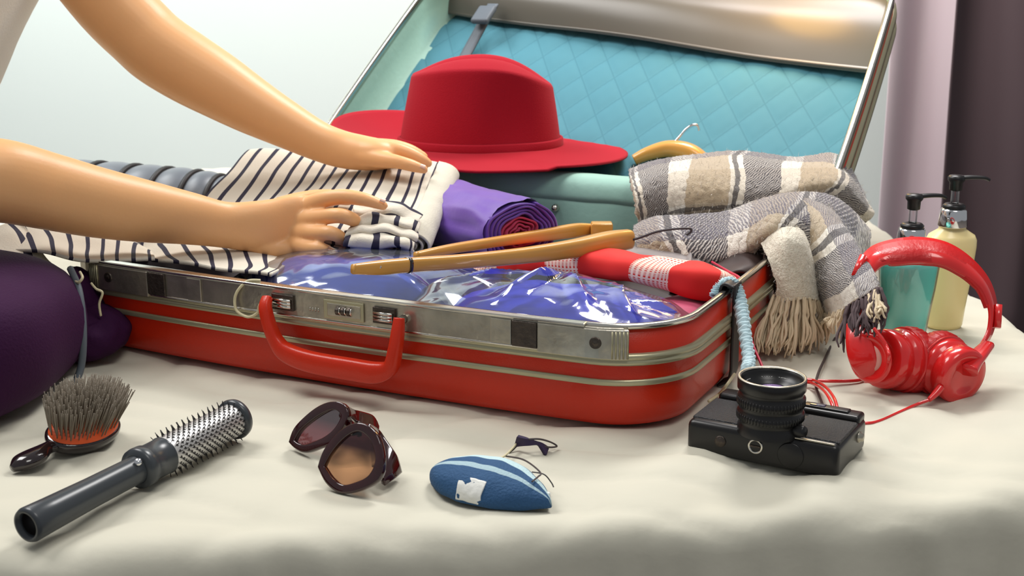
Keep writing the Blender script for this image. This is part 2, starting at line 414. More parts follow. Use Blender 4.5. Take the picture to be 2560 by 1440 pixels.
# ------------------------------------------------------------------ suitcase frame of reference
v_ = V(.434, .9, 0).normalized(); u_ = V(-.9, .434, 0).normalized(); C0 = V(.129, 1.004, 0)
W, DP, HR = .662, .47, .095
def L(s, t, z=0): return C0 + u_ * s + v_ * t + V(0, 0, z)
def outline(s0, s1, t0, t1, r, bow=.012, side=.004, n=10, m=18):
    """closed list of (s, t, ns, nt), counter-clockwise from the front right"""
    P = []
    cs = [((s0 + r, t0 + r), 180), ((s1 - r, t0 + r), 270), ((s1 - r, t1 - r), 0), ((s0 + r, t1 - r), 90)]
    ends = []
    for (c, a0) in cs:
        ends.append([(c[0] + r * math.cos(R(a0 + 90 * k / n)), c[1] + r * math.sin(R(a0 + 90 * k / n))) for k in range(n + 1)])
    for q in range(4):
        P += ends[q]
        a = ends[q][-1]; b = ends[(q + 1) % 4][0]
        for k in range(1, m): P.append((a[0] + (b[0] - a[0]) * k / m, a[1] + (b[1] - a[1]) * k / m))
    sm, tm = (s0 + s1) / 2, (t0 + t1) / 2; out = []
    for s, t in P:
        x = (s - sm) / ((s1 - s0) / 2); y = (t - tm) / ((t1 - t0) / 2)
        out.append((s + side * (1 - y * y) * x, t + bow * (1 - x * x) * y))
    res = []
    for i in range(len(out)):
        a = out[i - 1]; b = out[(i + 1) % len(out)]; dx, dy = b[0] - a[0], b[1] - a[1]; l = math.hypot(dx, dy)
        res.append((out[i][0], out[i][1], dy / l, -dx / l))      # outward normal
    return res
def ring(name, OL, prof, fn, m, parent, closed=False, rng=None, **k):
    """sweep profile [(outset, height)] along the outline; fn maps (s, t, h) to the world"""
    idx = range(len(OL)) if rng is None else [i % len(OL) for i in range(*rng)]
    vs = []
    for i in idx:
        s, t, a, b = OL[i]
        for (o_, h) in prof: vs.append(fn(s + a * o_, t + b * o_, h))
    n = len(vs) // len(prof); fs = grid_faces(n, len(prof), rng is None, closed)
    if rng is not None and closed: fs += [tuple(range(len(prof))), tuple((n - 1) * len(prof) + q for q in range(len(prof)))[::-1]]
    return mk(name, vs, fs, m, parent, **k)
def plate(name, OL, ins, h, fn, m, parent, **k):
    vs = [fn(s + a * ins, t + b * ins, h) for s, t, a, b in OL]
    return mk(name, vs, [tuple(range(len(vs)))], m, parent, **k)

case = thing('suitcase', L(W / 2, DP / 2, 0), 'open red hard suitcase with cream metal trims lying on the bed', 'suitcase')
OL = outline(0, W, 0, DP, .068)
prof = [(-.030, .0012), (-.014, .0018), (-.006, .005), (-.0015, .012), (0, .024), (.0008, .045), (0, .060), (-.0006, .0925), (-.003, .0925), (-.0035, .05), (-.004, .010), (-.03, .006)]
ring('shell', OL, prof, L, M['red'], case)
plate('bottom_panel', OL, -.028, .0022, L, M['red'], case)
ring('inner_lining', OL, [(-.0045, .090), (-.006, .05), (-.007, .012), (-.03, .009)], L, M['inner'], case)
plate('floor_lining', OL, -.028, .0095, L, M['inner'], case)
ring('rim', OL, [(.0012, .0915), (.0012, .0950), (.0002, .0958), (-.0035, .0958), (-.0045, .0950), (-.0045, .0915)], L, M['steel2'], case, closed=True)
def band(nm, z0, z1, o=.0035, g=True):
    zm = (z0 + z1) / 2
    p = [(-.0005, z0), (o, z0 + .0008), (o, zm - .0008), (o - (.0012 if g else 0), zm), (o, zm + .0008), (o, z1 - .0008), (-.0005, z1)]
    ring(nm, OL, p, L, M['cream'], case)
band('trim_band', .0600, .0705, .005); band('trim_band', .0415, .0475, .0028, False)
# metal lock rail along the front: follows the outline between the two corners
def front_idx(s_target):                     # outline parameter on the front edge
    best = min(range(len(OL)), key=lambda i: abs(OL[i][0] - s_target) + (0 if OL[i][1] < .1 else 9)); return best
NF = len(OL)
def fpt(s, o_=0, z=0):
    c = [q for q in OL if q[1] < .075]; c.sort(key=lambda q: q[0])
    for i in range(len(c) - 1):
        if c[i][0] <= s <= c[i + 1][0]:
            f = (s - c[i][0]) / (c[i + 1][0] - c[i][0]); a, b = c[i], c[i + 1]
            q = [a[k] * (1 - f) + b[k] * f for k in range(4)]; break
    else: q = c[0] if s < c[0][0] else c[-1]
    return L(q[0] + q[2] * o_, q[1] + q[3] * o_, z)
def fplate(name, s0, s1, z0, z1, o0, o1, m, parent=case, n=14, bev=.0008, **k):
    vs = []
    for i in range(n):
        s = s0 + (s1 - s0) * i / (n - 1)
        for (o_, z) in ((o0, z0), (o1, z0), (o1, z1), (o0, z1)): vs.append(fpt(s, o_, z))
    fs = grid_faces(n, 4, False, True) + [(0, 1, 2, 3), tuple((n - 1) * 4 + q for q in (3, 2, 1, 0))]
    return mk(name, vs, fs, m, parent, smooth=False, mods=[('bevel', bev, 2)] if bev else [], **k)
def sx(px):                                 # position along the front wall seen at that pixel column
    lo, hi = .01, .655
    for _ in range(30):
        m_ = (lo + hi) / 2; p = fpt(m_, .006, .082) - V(0, 0, H)
        q = 1280 + F * p.x / (p.y * cp - p.z * sp)
        if q > px: lo = m_
        else: hi = m_
    return lo
SR, SL = sx(1560), sx(222)
rail = fplate('lock_rail', SR, SL, .0695, .0935, .0005, .0065, M['steel'], n=30)
fplate('rail_lip', SR + .03, SL, .0935, .0962, -.001, .0075, M['steel2'], rail, n=30)
fplate('rail_lip', SR, SL, .0685, .0705, .0005, .0075, M['steel2'], rail, n=30)
def corner_latch(s0, s1, ribs_at, riv):
    f = fplate('corner_latch', s0, s1, .067, .0925, .0005, .0085, M['steel'], n=8)
    c = fpt(riv, .0085, .081); n_ = (fpt(riv, .02, .08) - fpt(riv, .0, .08)).normalized()
    lathe('rivet', c, n_, [(.0002, .0016), (.0022, .0012), (.0030, .0004), (.0044, .0012), (.0050, .0009), (.0054, -.001)], M['dark_metal'], f, n=24)
    for k in range(5):
        s = ribs_at + k * .0026
        tube('rib', [fpt(s, .009, .068), fpt(s, .009, .0915)], .0008, M['cream'], f, n=6)
corner_latch(sx(1572), sx(1345), sx(1568), sx(1490))
corner_latch(sx(372), sx(205), sx(248), sx(275))
for a, b, m, z0, o_ in ((1344, 1282, 'dark_metal', .0700, .0092), (1280, 1228, 'steel', .0705, .0082), (416, 374, 'dark_metal', .0700, .0088), (505, 470, 'steel', .0705, .0078)):
    fplate('strike_plate', sx(a), sx(b), z0, .0925, .0065, o_, M[m], n=5)
S_L = sx(863)
fr = fplate('lock_frame', sx(912), sx(812), .0725, .0905, .0065, .0085, M['cream'], n=6)
fplate('dial_window', sx(905), sx(822), .0755, .0875, .0080, .0089, M['steel'], fr, n=6)
for k in range(3):
    c = fpt(S_L - .0065 + k * .0060, .0085, .0815)
    lathe('number_wheel', c - u_ * .0016, u_, [(.0001, 0), (.0042, 0), (.0042, .0032), (.0001, .0032)], M['dark_metal'], fr, n=14, smooth=False)
    lathe('number_wheel', c - u_ * .0026, u_, [(.0001, 0), (.0039, 0), (.0039, .0008), (.0001, .0008)], M['steel2'], fr, n=14)
for a, b in ((738, 684), (992, 936)):
    sl = fplate('latch_slider', sx(a), sx(b), .0745, .0895, .0065, .0095, M['dark_metal'], n=5)
    for z in (.0785, .0815, .0845):
        tube('slider_rib', [fpt(sx(a) + .002, .0108, z), fpt(sx(b) - .002, .0108, z)], .0016, M['steel2'], sl, n=8)
for k in range(4): tube('embossed_stroke', [fpt(sx(776 + k * 7), .0068, .077), fpt(sx(776 + k * 7), .0068, .0805)], .0004, M['steel2'], rail, n=5)
hs = [(682, .014, .0865), (686, .020, .078), (697, .0215, .062), (712, .0215, .048), (738, .022, .0385), (800, .0225, .0335), (900, .0225, .0325), (960, .0225, .0330), (996, .022, .040), (1008, .0215, .056), (1012, .019, .072), (1012, .016, .0845)]
hp = [fpt(sx(a), b, c) for a, b, c in hs]
tube('handle', hp, [(.0048, .0040), (.0055, .0055), (.0058, .0062), (.0065, .0066), (.0088, .0070), (.0098, .0070), (.0100, .0070), (.0096, .0070), (.0070, .0068), (.0060, .0062), (.0055, .0055), (.0045, .0042)], M['red'], case, n=24, res=90, up=v_, power=3.2)
for a in (684, 1010):
    tube('handle_mount', [fpt(sx(a), .006, .081), fpt(sx(a), .017, .080)], [.0042, .0036], M['steel2'], case, n=14)
lp = [fpt(sx(640), -.002, .097), fpt(sx(618), .004, .0965), fpt(sx(602), .0095, .088), fpt(sx(594), .0105, .078), fpt(sx(600), .0115, .068), fpt(sx(628), .012, .064), fpt(sx(655), .014, .070), fpt(sx(668), .018, .079), fpt(sx(682), .021, .084)]
o = tube('cord_loop', lp, .0014, M['wirelight'], None, n=8, res=50); tag(o, 'thin beige cord loop tied to the suitcase handle', 'cord')
# dark strap over the right wall
i0 = 2 * 11 + 2 * 18 + 0
def side_pt(t, o_, z):                        # on the right wall (s = 0)
    y = (t - DP / 2) / (DP / 2); s = -.004 * (1 - y * y) - o_; return L(s, t, z)
for (t0, t1, m, o_) in ((.150, .172, 'black', .0065), (.305, .325, 'brown_cloth', .006)):
    vs = []
    pr = [(-.006, .06), (-.0062, .0975), (o_ - .002, .0985), (o_, .094), (o_, .04), (o_ - .001, .012), (o_ - .012, .0025)]
    rows = [[side_pt(t0 + (t1 - t0) * k / 3, a, z) for k in range(4)] for a, z in pr]
    patch('side_strap', rows, M[m], case, nu=40, nv=6, thick=.0022)

# ------------------------------------------------------------------ open lid
PHI = R(33); d_ = v_ * math.cos(PHI) + Z * math.sin(PHI); n_l = -v_ * math.sin(PHI) + Z * math.cos(PHI)
LS0, LS1, LT, LD = -.014, .712, .52, .078
H0 = L(0, DP + .006, HR + .004)
def LL(s, t, h): return H0 + u_ * s + d_ * t + n_l * h      # h = 0 at the rim, negative toward the outside face
OLL = outline(LS0, LS1, 0, LT, .085, bow=.006, side=.004)
lid = ring('lid', OLL, [(-.03, -LD - .006), (-.012, -LD - .005), (-.003, -LD + .003), (0, -LD + .015), (0, -.03), (-.0005, -.002), (-.003, -.002)], LL, M['red'], case)
plate('outer_panel', OLL, -.029, -LD - .006, LL, M['red'], lid)
ring('lid_rim', OLL, [(.002, -.010), (.002, -.001), (.0005, .0005), (-.004, .0005), (-.006, -.001), (-.006, -.010)], LL, M['steel2'], lid, closed=True)
ring('lid_trim', OLL, [(-.0005, -.034), (.004, -.033), (.004, -.024), (-.0005, -.023)], LL, M['cream'], lid)
ring('lid_trim', OLL, [(-.0005, -.056), (.003, -.055), (.003, -.049), (-.0005, -.048)], LL, M['cream'], lid)
ring('mint_side_lining', OLL, [(-.004, -.004), (-.006, -.03), (-.009, -LD + .006), (-.03, -LD + .002)], LL, M['mint'], lid)
# quilted blue panel, softly puffed diamonds
vs, uv = [], []; nu, nv = 90, 130
for i in range(nu):
    for j in range(nv):
        s = LS0 + .012 + (LS1 - LS0 - .024) * j / (nv - 1); t = .012 + (LT - .024) * i / (nu - 1)
        u1, v1 = s / .052, t / .085
        a = abs((u1 + v1) % 1 - .5) * 2; b = abs((u1 - v1) % 1 - .5) * 2
        puff = (1 - a ** 4) * (1 - b ** 4)
        sag = noise.noise(V(s * 7, t * 7, 2)) * .003
        r0 = .08; cx = min(max(s, LS0 + r0), LS1 - r0); ct = min(max(t, r0), LT - r0)   # keep inside rounded corners
        dx, dy = s - cx, t - ct; l = math.hypot(dx, dy)
        if l > r0 - .012 and dx and dy: s = cx + dx * (r0 - .012) / l; t = ct + dy * (r0 - .012) / l
        vs.append(LL(s, t, -LD + .004 +   .0022 * puff + sag)); uv.append((u1 + .5, v1 + .5))
mk('quilted_lining', vs, grid_faces(nu, nv), M['quilt'], lid, uvs=uv)
# taupe panel at the far end of the lid, standing in for a slanting shadow
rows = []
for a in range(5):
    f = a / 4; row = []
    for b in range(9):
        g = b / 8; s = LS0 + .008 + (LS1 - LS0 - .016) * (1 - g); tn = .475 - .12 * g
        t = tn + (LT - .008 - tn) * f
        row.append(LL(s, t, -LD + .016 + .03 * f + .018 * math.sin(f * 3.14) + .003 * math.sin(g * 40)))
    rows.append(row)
patch('shade_panel', rows, M['taupe'], lid, nu=24, nv=120, thick=.003)
patch('shade_panel_edge', [[p + n_l * .0035 for p in rows[0]], [p + n_l * .0035 + d_ * .012 for p in rows[0]]], M['taupe'], lid, nu=4, nv=80, thick=.003)  # raised lip along the near edge of the shadow panel
# tie strap on the left of the lid
sp_ = [LL(.600, .46, -LD + .045), LL(.615, .36, -LD + .018), LL(.612, .25, -LD + .013), LL(.600, .14, -LD + .012), LL(.60, .05, -LD + .012)]
patch('tie_strap', [[p + u_ * .009 for p in sp_], [p - u_ * .009 for p in sp_]], M['grey_pipe'], lid, nu=4, nv=40, thick=.003)
box('strap_clip', LL(.604, .43, -LD + .046), u_, d_, n_l, .030, .040, .010, M['grey_pipe'], lid, .004, 3)
# padded mint divider along the hinge, where the hat lies
rows = []
for (t, z) in ((DP - .008, .012), (DP - .010, .060), (DP - .008, .100), (DP - .004, .101), (DP - .010, .110), (DP - .002, .126), (DP + .02, .130), (DP + .08, .118), (DP + .11, .100)):
    rows.append([L(s, t + .004 * (1 - ((s - .32) / .3) ** 2), z) for s in (.615, .60, .5, .4, .3, .2, .1, .045, .03)])
dv = patch('hinge_divider', rows, M['mint'], case, nu=60, nv=80, thick=.006, amp=.0015, nscale=22)
for px, py in ((1323, 509), (1388, 520)):
    p = PY(px, py, 0); 
    base = L(0, DP - .011, 0); r = ray(px, py); nrm = v_; tt = (base - V(0, 0, H)).dot(nrm) / r.dot(nrm); p = V(0, 0, H) + r * tt
    lathe('snap_stud', p - v_ * .001, -v_, [(.0001, .004), (.003, .0032), (.0045, .001), (.0048, -.003)], M['steel2'], dv, n=20)
for s in (.18, .46):
    box('hinge', L(s, DP + .004, HR + .001), u_, v_, Z, .05, .012, .005, M['steel'], case, .001, 2)

# ------------------------------------------------------------------ clothes in the suitcase
def blob(name, c, r, ax, ay, m, parent=None, p=2.6, pz=2.2, nu=40, nv=64, amp=.004, ns=30, seed=0, ridge=0, **k):
    az = ax.cross(ay).normalized(); vs, uv = [], []
    for i in range(nu):
        th = math.pi * i / (nu - 1) - math.pi / 2
        for j in range(nv):
            ph = 2 * math.pi * j / nv
            sg = lambda v, e: math.copysign(abs(v) ** (2 / e), v)
            q = ax * (r[0] * sg(math.cos(th), pz) * sg(math.cos(ph), p)) + ay * (r[1] * sg(math.cos(th), pz) * sg(math.sin(ph), p)) + az * (r[2] * sg(math.sin(th), pz))
            w_ = c + q; d = q.normalized()
            a = amp * noise.noise(w_ * ns + V(seed, 0, seed)) + amp * .5 * noise.noise(w_ * ns * 2.3 + V(0, seed, 1))
            if ridge: a += ridge * (1 - 2 * abs(noise.noise(w_ * ns * .9 + V(seed, 5, 2)))) ** 3
            vs.append(w_ + d * a); uv.append((j / nv, i / (nu - 1)))
    return mk(name, vs, grid_faces(nu, nv, False, True), m, parent, uvs=uv, **k)
def film(name, c, r, ax, ay, m, parent, seed, folds, amp=.006, nu=80, nv=150, p=2.4):
    """crumpled plastic film: dome with sharp radiating pleats and flat facets"""
    az = ax.cross(ay).normalized(); vs = []
    for i in range(nu):
        th = (math.pi * .62) * i / (nu - 1) - math.pi * .12
        for j in range(nv):
            ph = 2 * math.pi * j / nv; sg = lambda v, e: math.copysign(abs(v) ** (2 / e), v)
            q = ax * (r[0] * math.cos(th) * sg(math.cos(ph), p)) + ay * (r[1] * math.cos(th) * sg(math.sin(ph), p)) + az * (r[2] * sg(math.sin(th), 1.7))
            w_ = c + q
            lx, ly = q.dot(ax) / r[0], q.dot(ay) / r[1]; a = 0
            for (fx, fy, ang, ln, wd, hh) in folds:
                dx, dy = lx - fx, ly - fy; ca, sa = math.cos(ang), math.sin(ang)
                l = dx * ca + dy * sa; t = -dx * sa + dy * ca
                if -.1 < l < ln:  # pleats take the highest fold, never the sum
                    ww = wd * (.35 + l / ln); a = max(a, hh * max(0, 1 - abs(t) / ww) * min(1, (ln - l) / ln * 3) * min(1, (l + .1) / .35))
            v1 = noise.voronoi(w_ * 22 + V(seed, 0, 0))[0]
            a += amp * (v1[1] - v1[0]) * .55 + amp * .3 * noise.noise(w_ * 40 + V(seed, 0, 0))
            vs.append(w_ + q.normalized() * a)
    return mk(name, vs, grid_faces(nu, nv, False, True), m, parent)
un = V(-u_.x, -u_.y, 0)                       # along the front, to the right
bag1 = thing('clothes_bag', L(.40, .13, .01), 'faded blue garment in a clear plastic bag under the tip of the front wooden hanger', 'bag')
blob('garment', L(.370, .135, .050), (.145, .100, .041), un, v_, M['denim'], bag1, p=2.3, amp=.007, ns=24, seed=3)
film('plastic_film', L(.375, .13, .050), (.155, .110, .048), un, v_, M['plastic'], bag1, 3, [(.3, -.2, -.6, .9, .10, .006), (-.3, .1, 2.4, .9, .1, .006), (.5, .2, .2, .6, .08, .005)], .005)
bag2 = thing('clothes_bag', L(.16, .115, .01), 'bright blue garment in a crumpled shiny clear bag at the front right of the suitcase', 'bag')
blob('garment', L(.145, .118, .048), (.120, .092, .038), un, v_, M['blue'], bag2, p=2.3, amp=.006, ns=26, seed=8)
fl2 = [(.05, .25, -1.75, .9, .10, .012), (.05, .25, -1.1, .85, .09, .010), (-.1, .2, -2.5, .8, .12, .010), (.35, .3, -1.2, .9, .08, .011), (-.55, .1, -.2, .6, .10, .007), (.5, -.1, .9, .5, .08, .008)]
film('plastic_film', L(.165, .112, .050), (.158, .104, .046), un, v_, M['plastic'], bag2, 11, fl2, .008)
# filling clothes below, seen between the bags
o = blob('folded_clothes', L(.30, .30, .040), (.26, .10, .028), un, v_, M['brown_cloth'], None, amp=.006, seed=5)
tag(o, 'dark brown folded clothes low in the suitcase beneath the wooden hangers', 'clothes')
o = blob('folded_clothes', L(.06, .16, .038), (.045, .12, .03), un, v_, M['crimson'], None, amp=.005, seed=6)
tag(o, 'crimson cloth low in the right front corner of the suitcase', 'clothes')

# red gingham cloth: long soft roll
def pp(lst): return [PY(a, b, c) for a, b, c in lst]
gp = pp([(1190, 682, 1.37), (1270, 668, 1.345), (1370, 656, 1.32), (1470, 656, 1.295), (1580, 667, 1.265), (1690, 688, 1.24), (1760, 704, 1.225), (1815, 708, 1.235), (1858, 700, 1.25)])
def gfn(q, p, t, a):
    return q + noise.noise_vector(q * 34) * .0035
vs, fs, uv = tube_data(gp, [(.020, .010), (.022, .012), (.022, .013), (.022, .013), (.022, .014), (.023, .015), (.022, .017), (.016, .012), (.004, .003)], 40, 120, fn=gfn, power=3.2)
uv = [(a * 4.0 - .16 + .06 * math.cos(b * 6.28), b * 2.0) for a, b in uv]
o = mk('gingham_cloth', vs, fs, M['gingham'], None, uvs=uv); tag(o, 'red and white gingham cloth rolled up behind the shiny clear bag', 'cloth')

# grey satin garment with a pleat
g0 = [(1370, 660, 1.40), (1470, 628, 1.38), (1580, 612, 1.37), (1690, 606, 1.37), (1740, 612, 1.36), (1800, 645, 1.33), (1862, 690, 1.28)]
rows = [pp([(a, b + 10, c + .05) for a, b, c in g0]), pp([(a, b - 2, c + .02) for a, b, c in g0]), pp([(a, b, c) for a, b, c in g0]), pp([(1372, 668, 1.37), (1470, 650, 1.345), (1580, 652, 1.32), (1690, 668, 1.30), (1740, 690, 1.285), (1800, 712, 1.27), (1850, 712, 1.26)]), pp([(1372, 690, 1.36), (1470, 690, 1.335), (1580, 700, 1.31), (1690, 720, 1.29), (1740, 740, 1.27), (1800, 750, 1.26), (1845, 750, 1.255)])]
def pleat(p, a, b):
    return p + V(0, -.010, .004) * max(0, 1 - abs(b - .60) / .025) + V(0, -.006, 0) * max(0, 1 - abs(b - .68) / .03)
o = patch('satin_garment', rows, M['grey_satin'], None, nu=40, nv=120, thick=.002, amp=.003, nscale=18, fn=pleat); tag(o, 'grey satin garment with a pleat folded behind the gingham cloth', 'garment')
rows = [[L(.10, .38, .050), L(.06, .39, .080), L(.02, .40, .098), L(.006, .40, .096)], [L(.11, .33, .055), L(.06, .32, .080), L(.025, .33, .094), L(.006, .335, .090)], [L(.09, .26, .060), L(.05, .25, .075), L(.02, .26, .085), L(.01, .27, .08)]]
o = patch('brown_garment', rows, M['brown_cloth'], None, nu=30, nv=40, thick=.003, amp=.006, nscale=30); tag(o, 'crumpled dark brown garment under the scarf at the right rear of the suitcase', 'garment')

# purple rolled garments with a crimson core
roll = thing('garment_roll', L(.30, .40, .02), 'shiny purple garment rolled around a crimson cloth beside the striped shirt', 'clothes')
ra, rb = PY(985, 500, 1.62), PY(1300, 582, 1.36)
ax = (rb - ra).normalized()
def rfn(q, p, t, a):
    return q + (q - p).normalized() * (.0035 * noise.noise(V(a * 2.4, t * 9, 1)) + .0025 * noise.noise(V(a * 7, t * 4, 4)))
tube('rolled_cloth', [ra, ra.lerp(rb, .33), ra.lerp(rb, .66), rb], [(.050, .034), (.054, .040), (.052, .039), (.046, .036)], M['purple'], roll, n=60, res=60, caps=False, fn=rfn)
bx, by, bz = basis(ax)
if by.z < 0: by = -by
def spiral(name, r0, r1, turns, seed, m, off, tk=.0016):
    vs = []; n = int(turns * 60); 
    for i in range(n):
        a = i / 60 * 2 * math.pi; f = i / n; r = r0 + (r1 - r0) * f
        wv = .0022 * noise.noise(V(a * 1.7, seed, 0)) + .0012 * math.sin(a * 5 + seed)
        for k in range(3):
            h = -.03 + k * (.030 + off + .004 * noise.noise(V(a * .9, seed, 7))) / 2
            vs.append(rb + ax * h + bx * ((r + wv) * math.cos(a)) + by * ((r + wv) * .76 * math.sin(a)))
    return mk(name, vs, grid_faces(n, 3), m, roll, mods=[('solid', tk, 0)])
spiral('outer_layers', .026, .046, 4.2, 1, M['purple'], .004, .0022)
spiral('core_layers', .005, .024, 3.6, 5, M['crimson'], .004, .002)
lathe('core_fill', rb - ax * .02, ax, [(.0001, .008), (.022, .008), (.045, .002)], M['crimson'], roll, sy=.76)

# magenta and plum bits under the shirt
o = blob('folded_clothes', L(.50, .36, .045), (.12, .09, .040), un, v_, M['purple'], None, amp=.006, seed=9); tag(o, 'purple folded clothes beneath the striped shirt at the left rear of the suitcase', 'clothes')

# grey quilted roll behind the arm
jr = thing('quilted_roll', (-.52, 1.8, 0), 'grey quilted roll with slanting seams lying behind the forearms', 'roll')
ja, jb = PY(60, 500, 1.86), PY(600, 520, 1.80)
jax = (jb - ja); JL = jax.length; jax.normalize()
def jr_fn(q, p, t, a):
    s = (t * 7.5 + a / (2 * math.pi)) % 1; return q + (q - p).normalized() * (.008 * (abs(math.sin(math.pi * s)) ** .5 - 1))
tube('cover', [ja, ja.lerp(jb, .3), ja.lerp(jb, .6), ja.lerp(jb, .85), jb], [.060, .062, .058, .052, .042], M['jacket'], jr, n=80, res=160, fn=jr_fn)
jx, jy, jz = basis(jax)
hel = []
fr0 = frame_path([ja, jb])[0]
for i in range(300):
    t = i / 299; a = -t * 7.5 * 2 * math.pi; rr = cr([.060, .062, .058, .052, .042], t) - .003
    hel.append(cr([ja, ja.lerp(jb, .3), ja.lerp(jb, .6), ja.lerp(jb, .85), jb], t) + fr0[1] * (rr * math.cos(a)) + fr0[2] * (rr * math.sin(a)))
tube('seam_piping', hel, .0040, M['black'], jr, n=6)

# ------------------------------------------------------------------ striped shirt
shirt = thing('striped_shirt', (-.2, 1.4, .1), 'cream shirt with black stripes, held folded by both hands', 'shirt')
# folded body: a stack of layers, tilted toward the viewer
TL, TR = PY(632, 378, 1.60), PY(1108, 412, 1.52); BL, BR = PY(470, 560, 1.40), PY(1030, 590, 1.34)
def quad(f, g, h=0):
    p = TL.lerp(TR, g).lerp(BL.lerp(BR, g), f); n = (TR - TL).cross(BL - TL).normalized(); n = n if n.z > 0 else -n
    return p + n * h
NL = 4
for l in range(NL):
    rows = []
    for f in (0, .02, .25, .5, .75, .98, 1.0):
        edge = 1 if f in (0, 1.0) else 0
        rows.append([quad(f * (1.0 - .012 * l), g, -.0066 * l - (.003 if edge else 0) + .0035 * math.sin(g * 9 + f * 4)) + V(0, 0, -.006) * (g > 1.0) for g in (-.02, .15, .3, .45, .6, .75, .9, .985)])
    patch('folded_layer', rows, M['stripe'], shirt, nu=40, nv=120, thick=.0034, us=15.6 + .3 * l, amp=.0035, nscale=16, seed=0)
# turned over edge at the right: the cloth goes round in a loop, hem outward
def loop_rows(off):
    rows = []
    for a in range(9):
        th = math.pi * a / 8
        row = []
        for f in (0, .15, .35, .55, .75, .9, 1.0):
            rad = .0155 - off; p = quad(f, .985, -.0115); n = quad(f, 0, 1) - quad(f, 0, 0); e = (quad(f, 1) - quad(f, 0)).normalized()
            row.append(p + n * (rad * math.cos(th)) + e * (rad * 1.5 * math.sin(th) - .001) + noise.noise_vector(p * 30) * .0015)
        rows.append(row)
    return rows
M['plainjersey'] = mat('plain_jersey', srgb(206, 201, 184), .85, bump=.25, bscale=500)
for k, off in enumerate((0, .0052, .0100)):
    patch('turned_hem', loop_rows(off), M['plainjersey'], shirt, nu=28, nv=50, thick=.0026, amp=.001, nscale=60, seed=k)
M['stripe_dark'] = M['stripe']
# crumpled part gathered under the fingers at the lower right: several small overlapping folds
for q in range(4):
    dy, dY = q * 24, q * -.013
    rows = [pp([(892 - q * 8, 512 + dy, 1.375 + dY), (950, 506 + dy, 1.368 + dY), (1005, 516 + dy, 1.362 + dY), (1052 - q * 5, 540 + dy * .9, 1.36 + dY)]),
            pp([(884 - q * 8, 530 + dy, 1.350 + dY), (945, 520 + dy, 1.345 + dY), (1002, 530 + dy, 1.343 + dY), (1050 - q * 5, 552 + dy * .9, 1.345 + dY)]),
            pp([(882 - q * 8, 546 + dy, 1.348 + dY), (942, 538 + dy, 1.343 + dY), (1000, 546 + dy, 1.341 + dY), (1048 - q * 5, 562 + dy * .9, 1.345 + dY)]),
            pp([(890 - q * 8, 552 + dy, 1.362 + dY), (945, 548 + dy, 1.360 + dY), (1000, 554 + dy, 1.358 + dY), (1046 - q * 5, 566 + dy * .9, 1.36 + dY)])]
    rows = [list(c) for c in zip(*rows)] if q % 2 == 0 else rows
    patch('gathered_cloth', rows, M['stripe'], shirt, nu=50, nv=50, thick=.003, us=1.7 if q % 2 == 0 else 3.6, amp=.005, nscale=50, seed=4 + q)
# near parts of the shirt drooping over the suitcase front and toward the left
def droop(name, rows_, us, seed=0, nu=40, nv=120):
    return patch(name, [pp(r) for r in rows_], M['stripe'], shirt, nu=nu, nv=nv, thick=.0035, us=us, amp=.003, nscale=20, seed=seed)
droop('shirt_sleeve', [
    [(20, 575, 1.42), (120, 578, 1.42), (220, 590, 1.42), (320, 606, 1.40), (400, 640, 1.38)],
    [(-30, 590, 1.33), (60, 552, 1.34), (200, 572, 1.35), (300, 596, 1.35), (380, 634, 1.34)],
    [(-40, 612, 1.28), (90, 590, 1.28), (205, 625, 1.285), (300, 632, 1.29), (385, 644, 1.29)],
    [(-30, 640, 1.25), (100, 625, 1.24), (210, 652, 1.25), (300, 654, 1.26), (390, 648, 1.27)]], 9.6, 2)
droop('shirt_hem', [
    [(-40, 585, 1.30), (20, 556, 1.31), (60, 560, 1.30)],
    [(-30, 600, 1.27), (40, 590, 1.27), (110, 640, 1.265)],
    [(-20, 635, 1.24), (60, 650, 1.235), (160, 682, 1.235)],
    [(-10, 650, 1.23), (50, 668, 1.225), (165, 694, 1.23)]], 2.0, 4, 24, 40)
droop('shirt_front', [
    [(360, 590, 1.42), (460, 596, 1.41), (560, 610, 1.40), (650, 625, 1.38), (740, 650, 1.36)],
    [(352, 622, 1.37), (440, 606, 1.37), (540, 618, 1.36), (640, 636, 1.34), (730, 655, 1.32)],
    [(372, 648, 1.31), (460, 636, 1.31), (560, 648, 1.30), (650, 664, 1.28), (700, 672, 1.27)],
    [(390, 655, 1.285), (480, 662, 1.27), (560, 672, 1.26), (630, 682, 1.245), (672, 688, 1.235)]], 7.6, 6)

# ------------------------------------------------------------------ plum bag at the left
pb = thing('fabric_bag', (-.60, 1.17, 0), 'deep plum soft fabric bag with grey piping beside the left end of the suitcase', 'bag')
def bagring(z, sx, sy, dx=0, dy=0):
    return [V(-.62 + dx, 1.16 + dy, z), sx, sy]
vs, uv = [], []; prof2 = [(0.002, .80), (.006, .93), (.018, 1.0), (.042, 1.03), (.070, 1.04), (.092, 1.01), (.107, .95), (.116, .84), (.120, .5), (.119, .02)]
nb = 90
for (z, k) in prof2:
    for j in range(nb):
        a = 2 * math.pi * j / nb; sg = lambda v, e: math.copysign(abs(v) ** (2 / e), v)
        p = V(-.625 + .214 * k * sg(math.cos(a), 3.6), 1.125 + .155 * k * sg(math.sin(a), 2.6) + .0 * z, z)
        p += noise.noise_vector(V(p.x * 12, p.y * 12, p.z * 7)) * .010 * (1 if z > .01 else .1)
        vs.append(p); uv.append((j / nb, z))
o = mk('bag_body', vs, grid_faces(len(prof2), nb, False, True), M['plum'], pb, mods=[('sub', 1)])
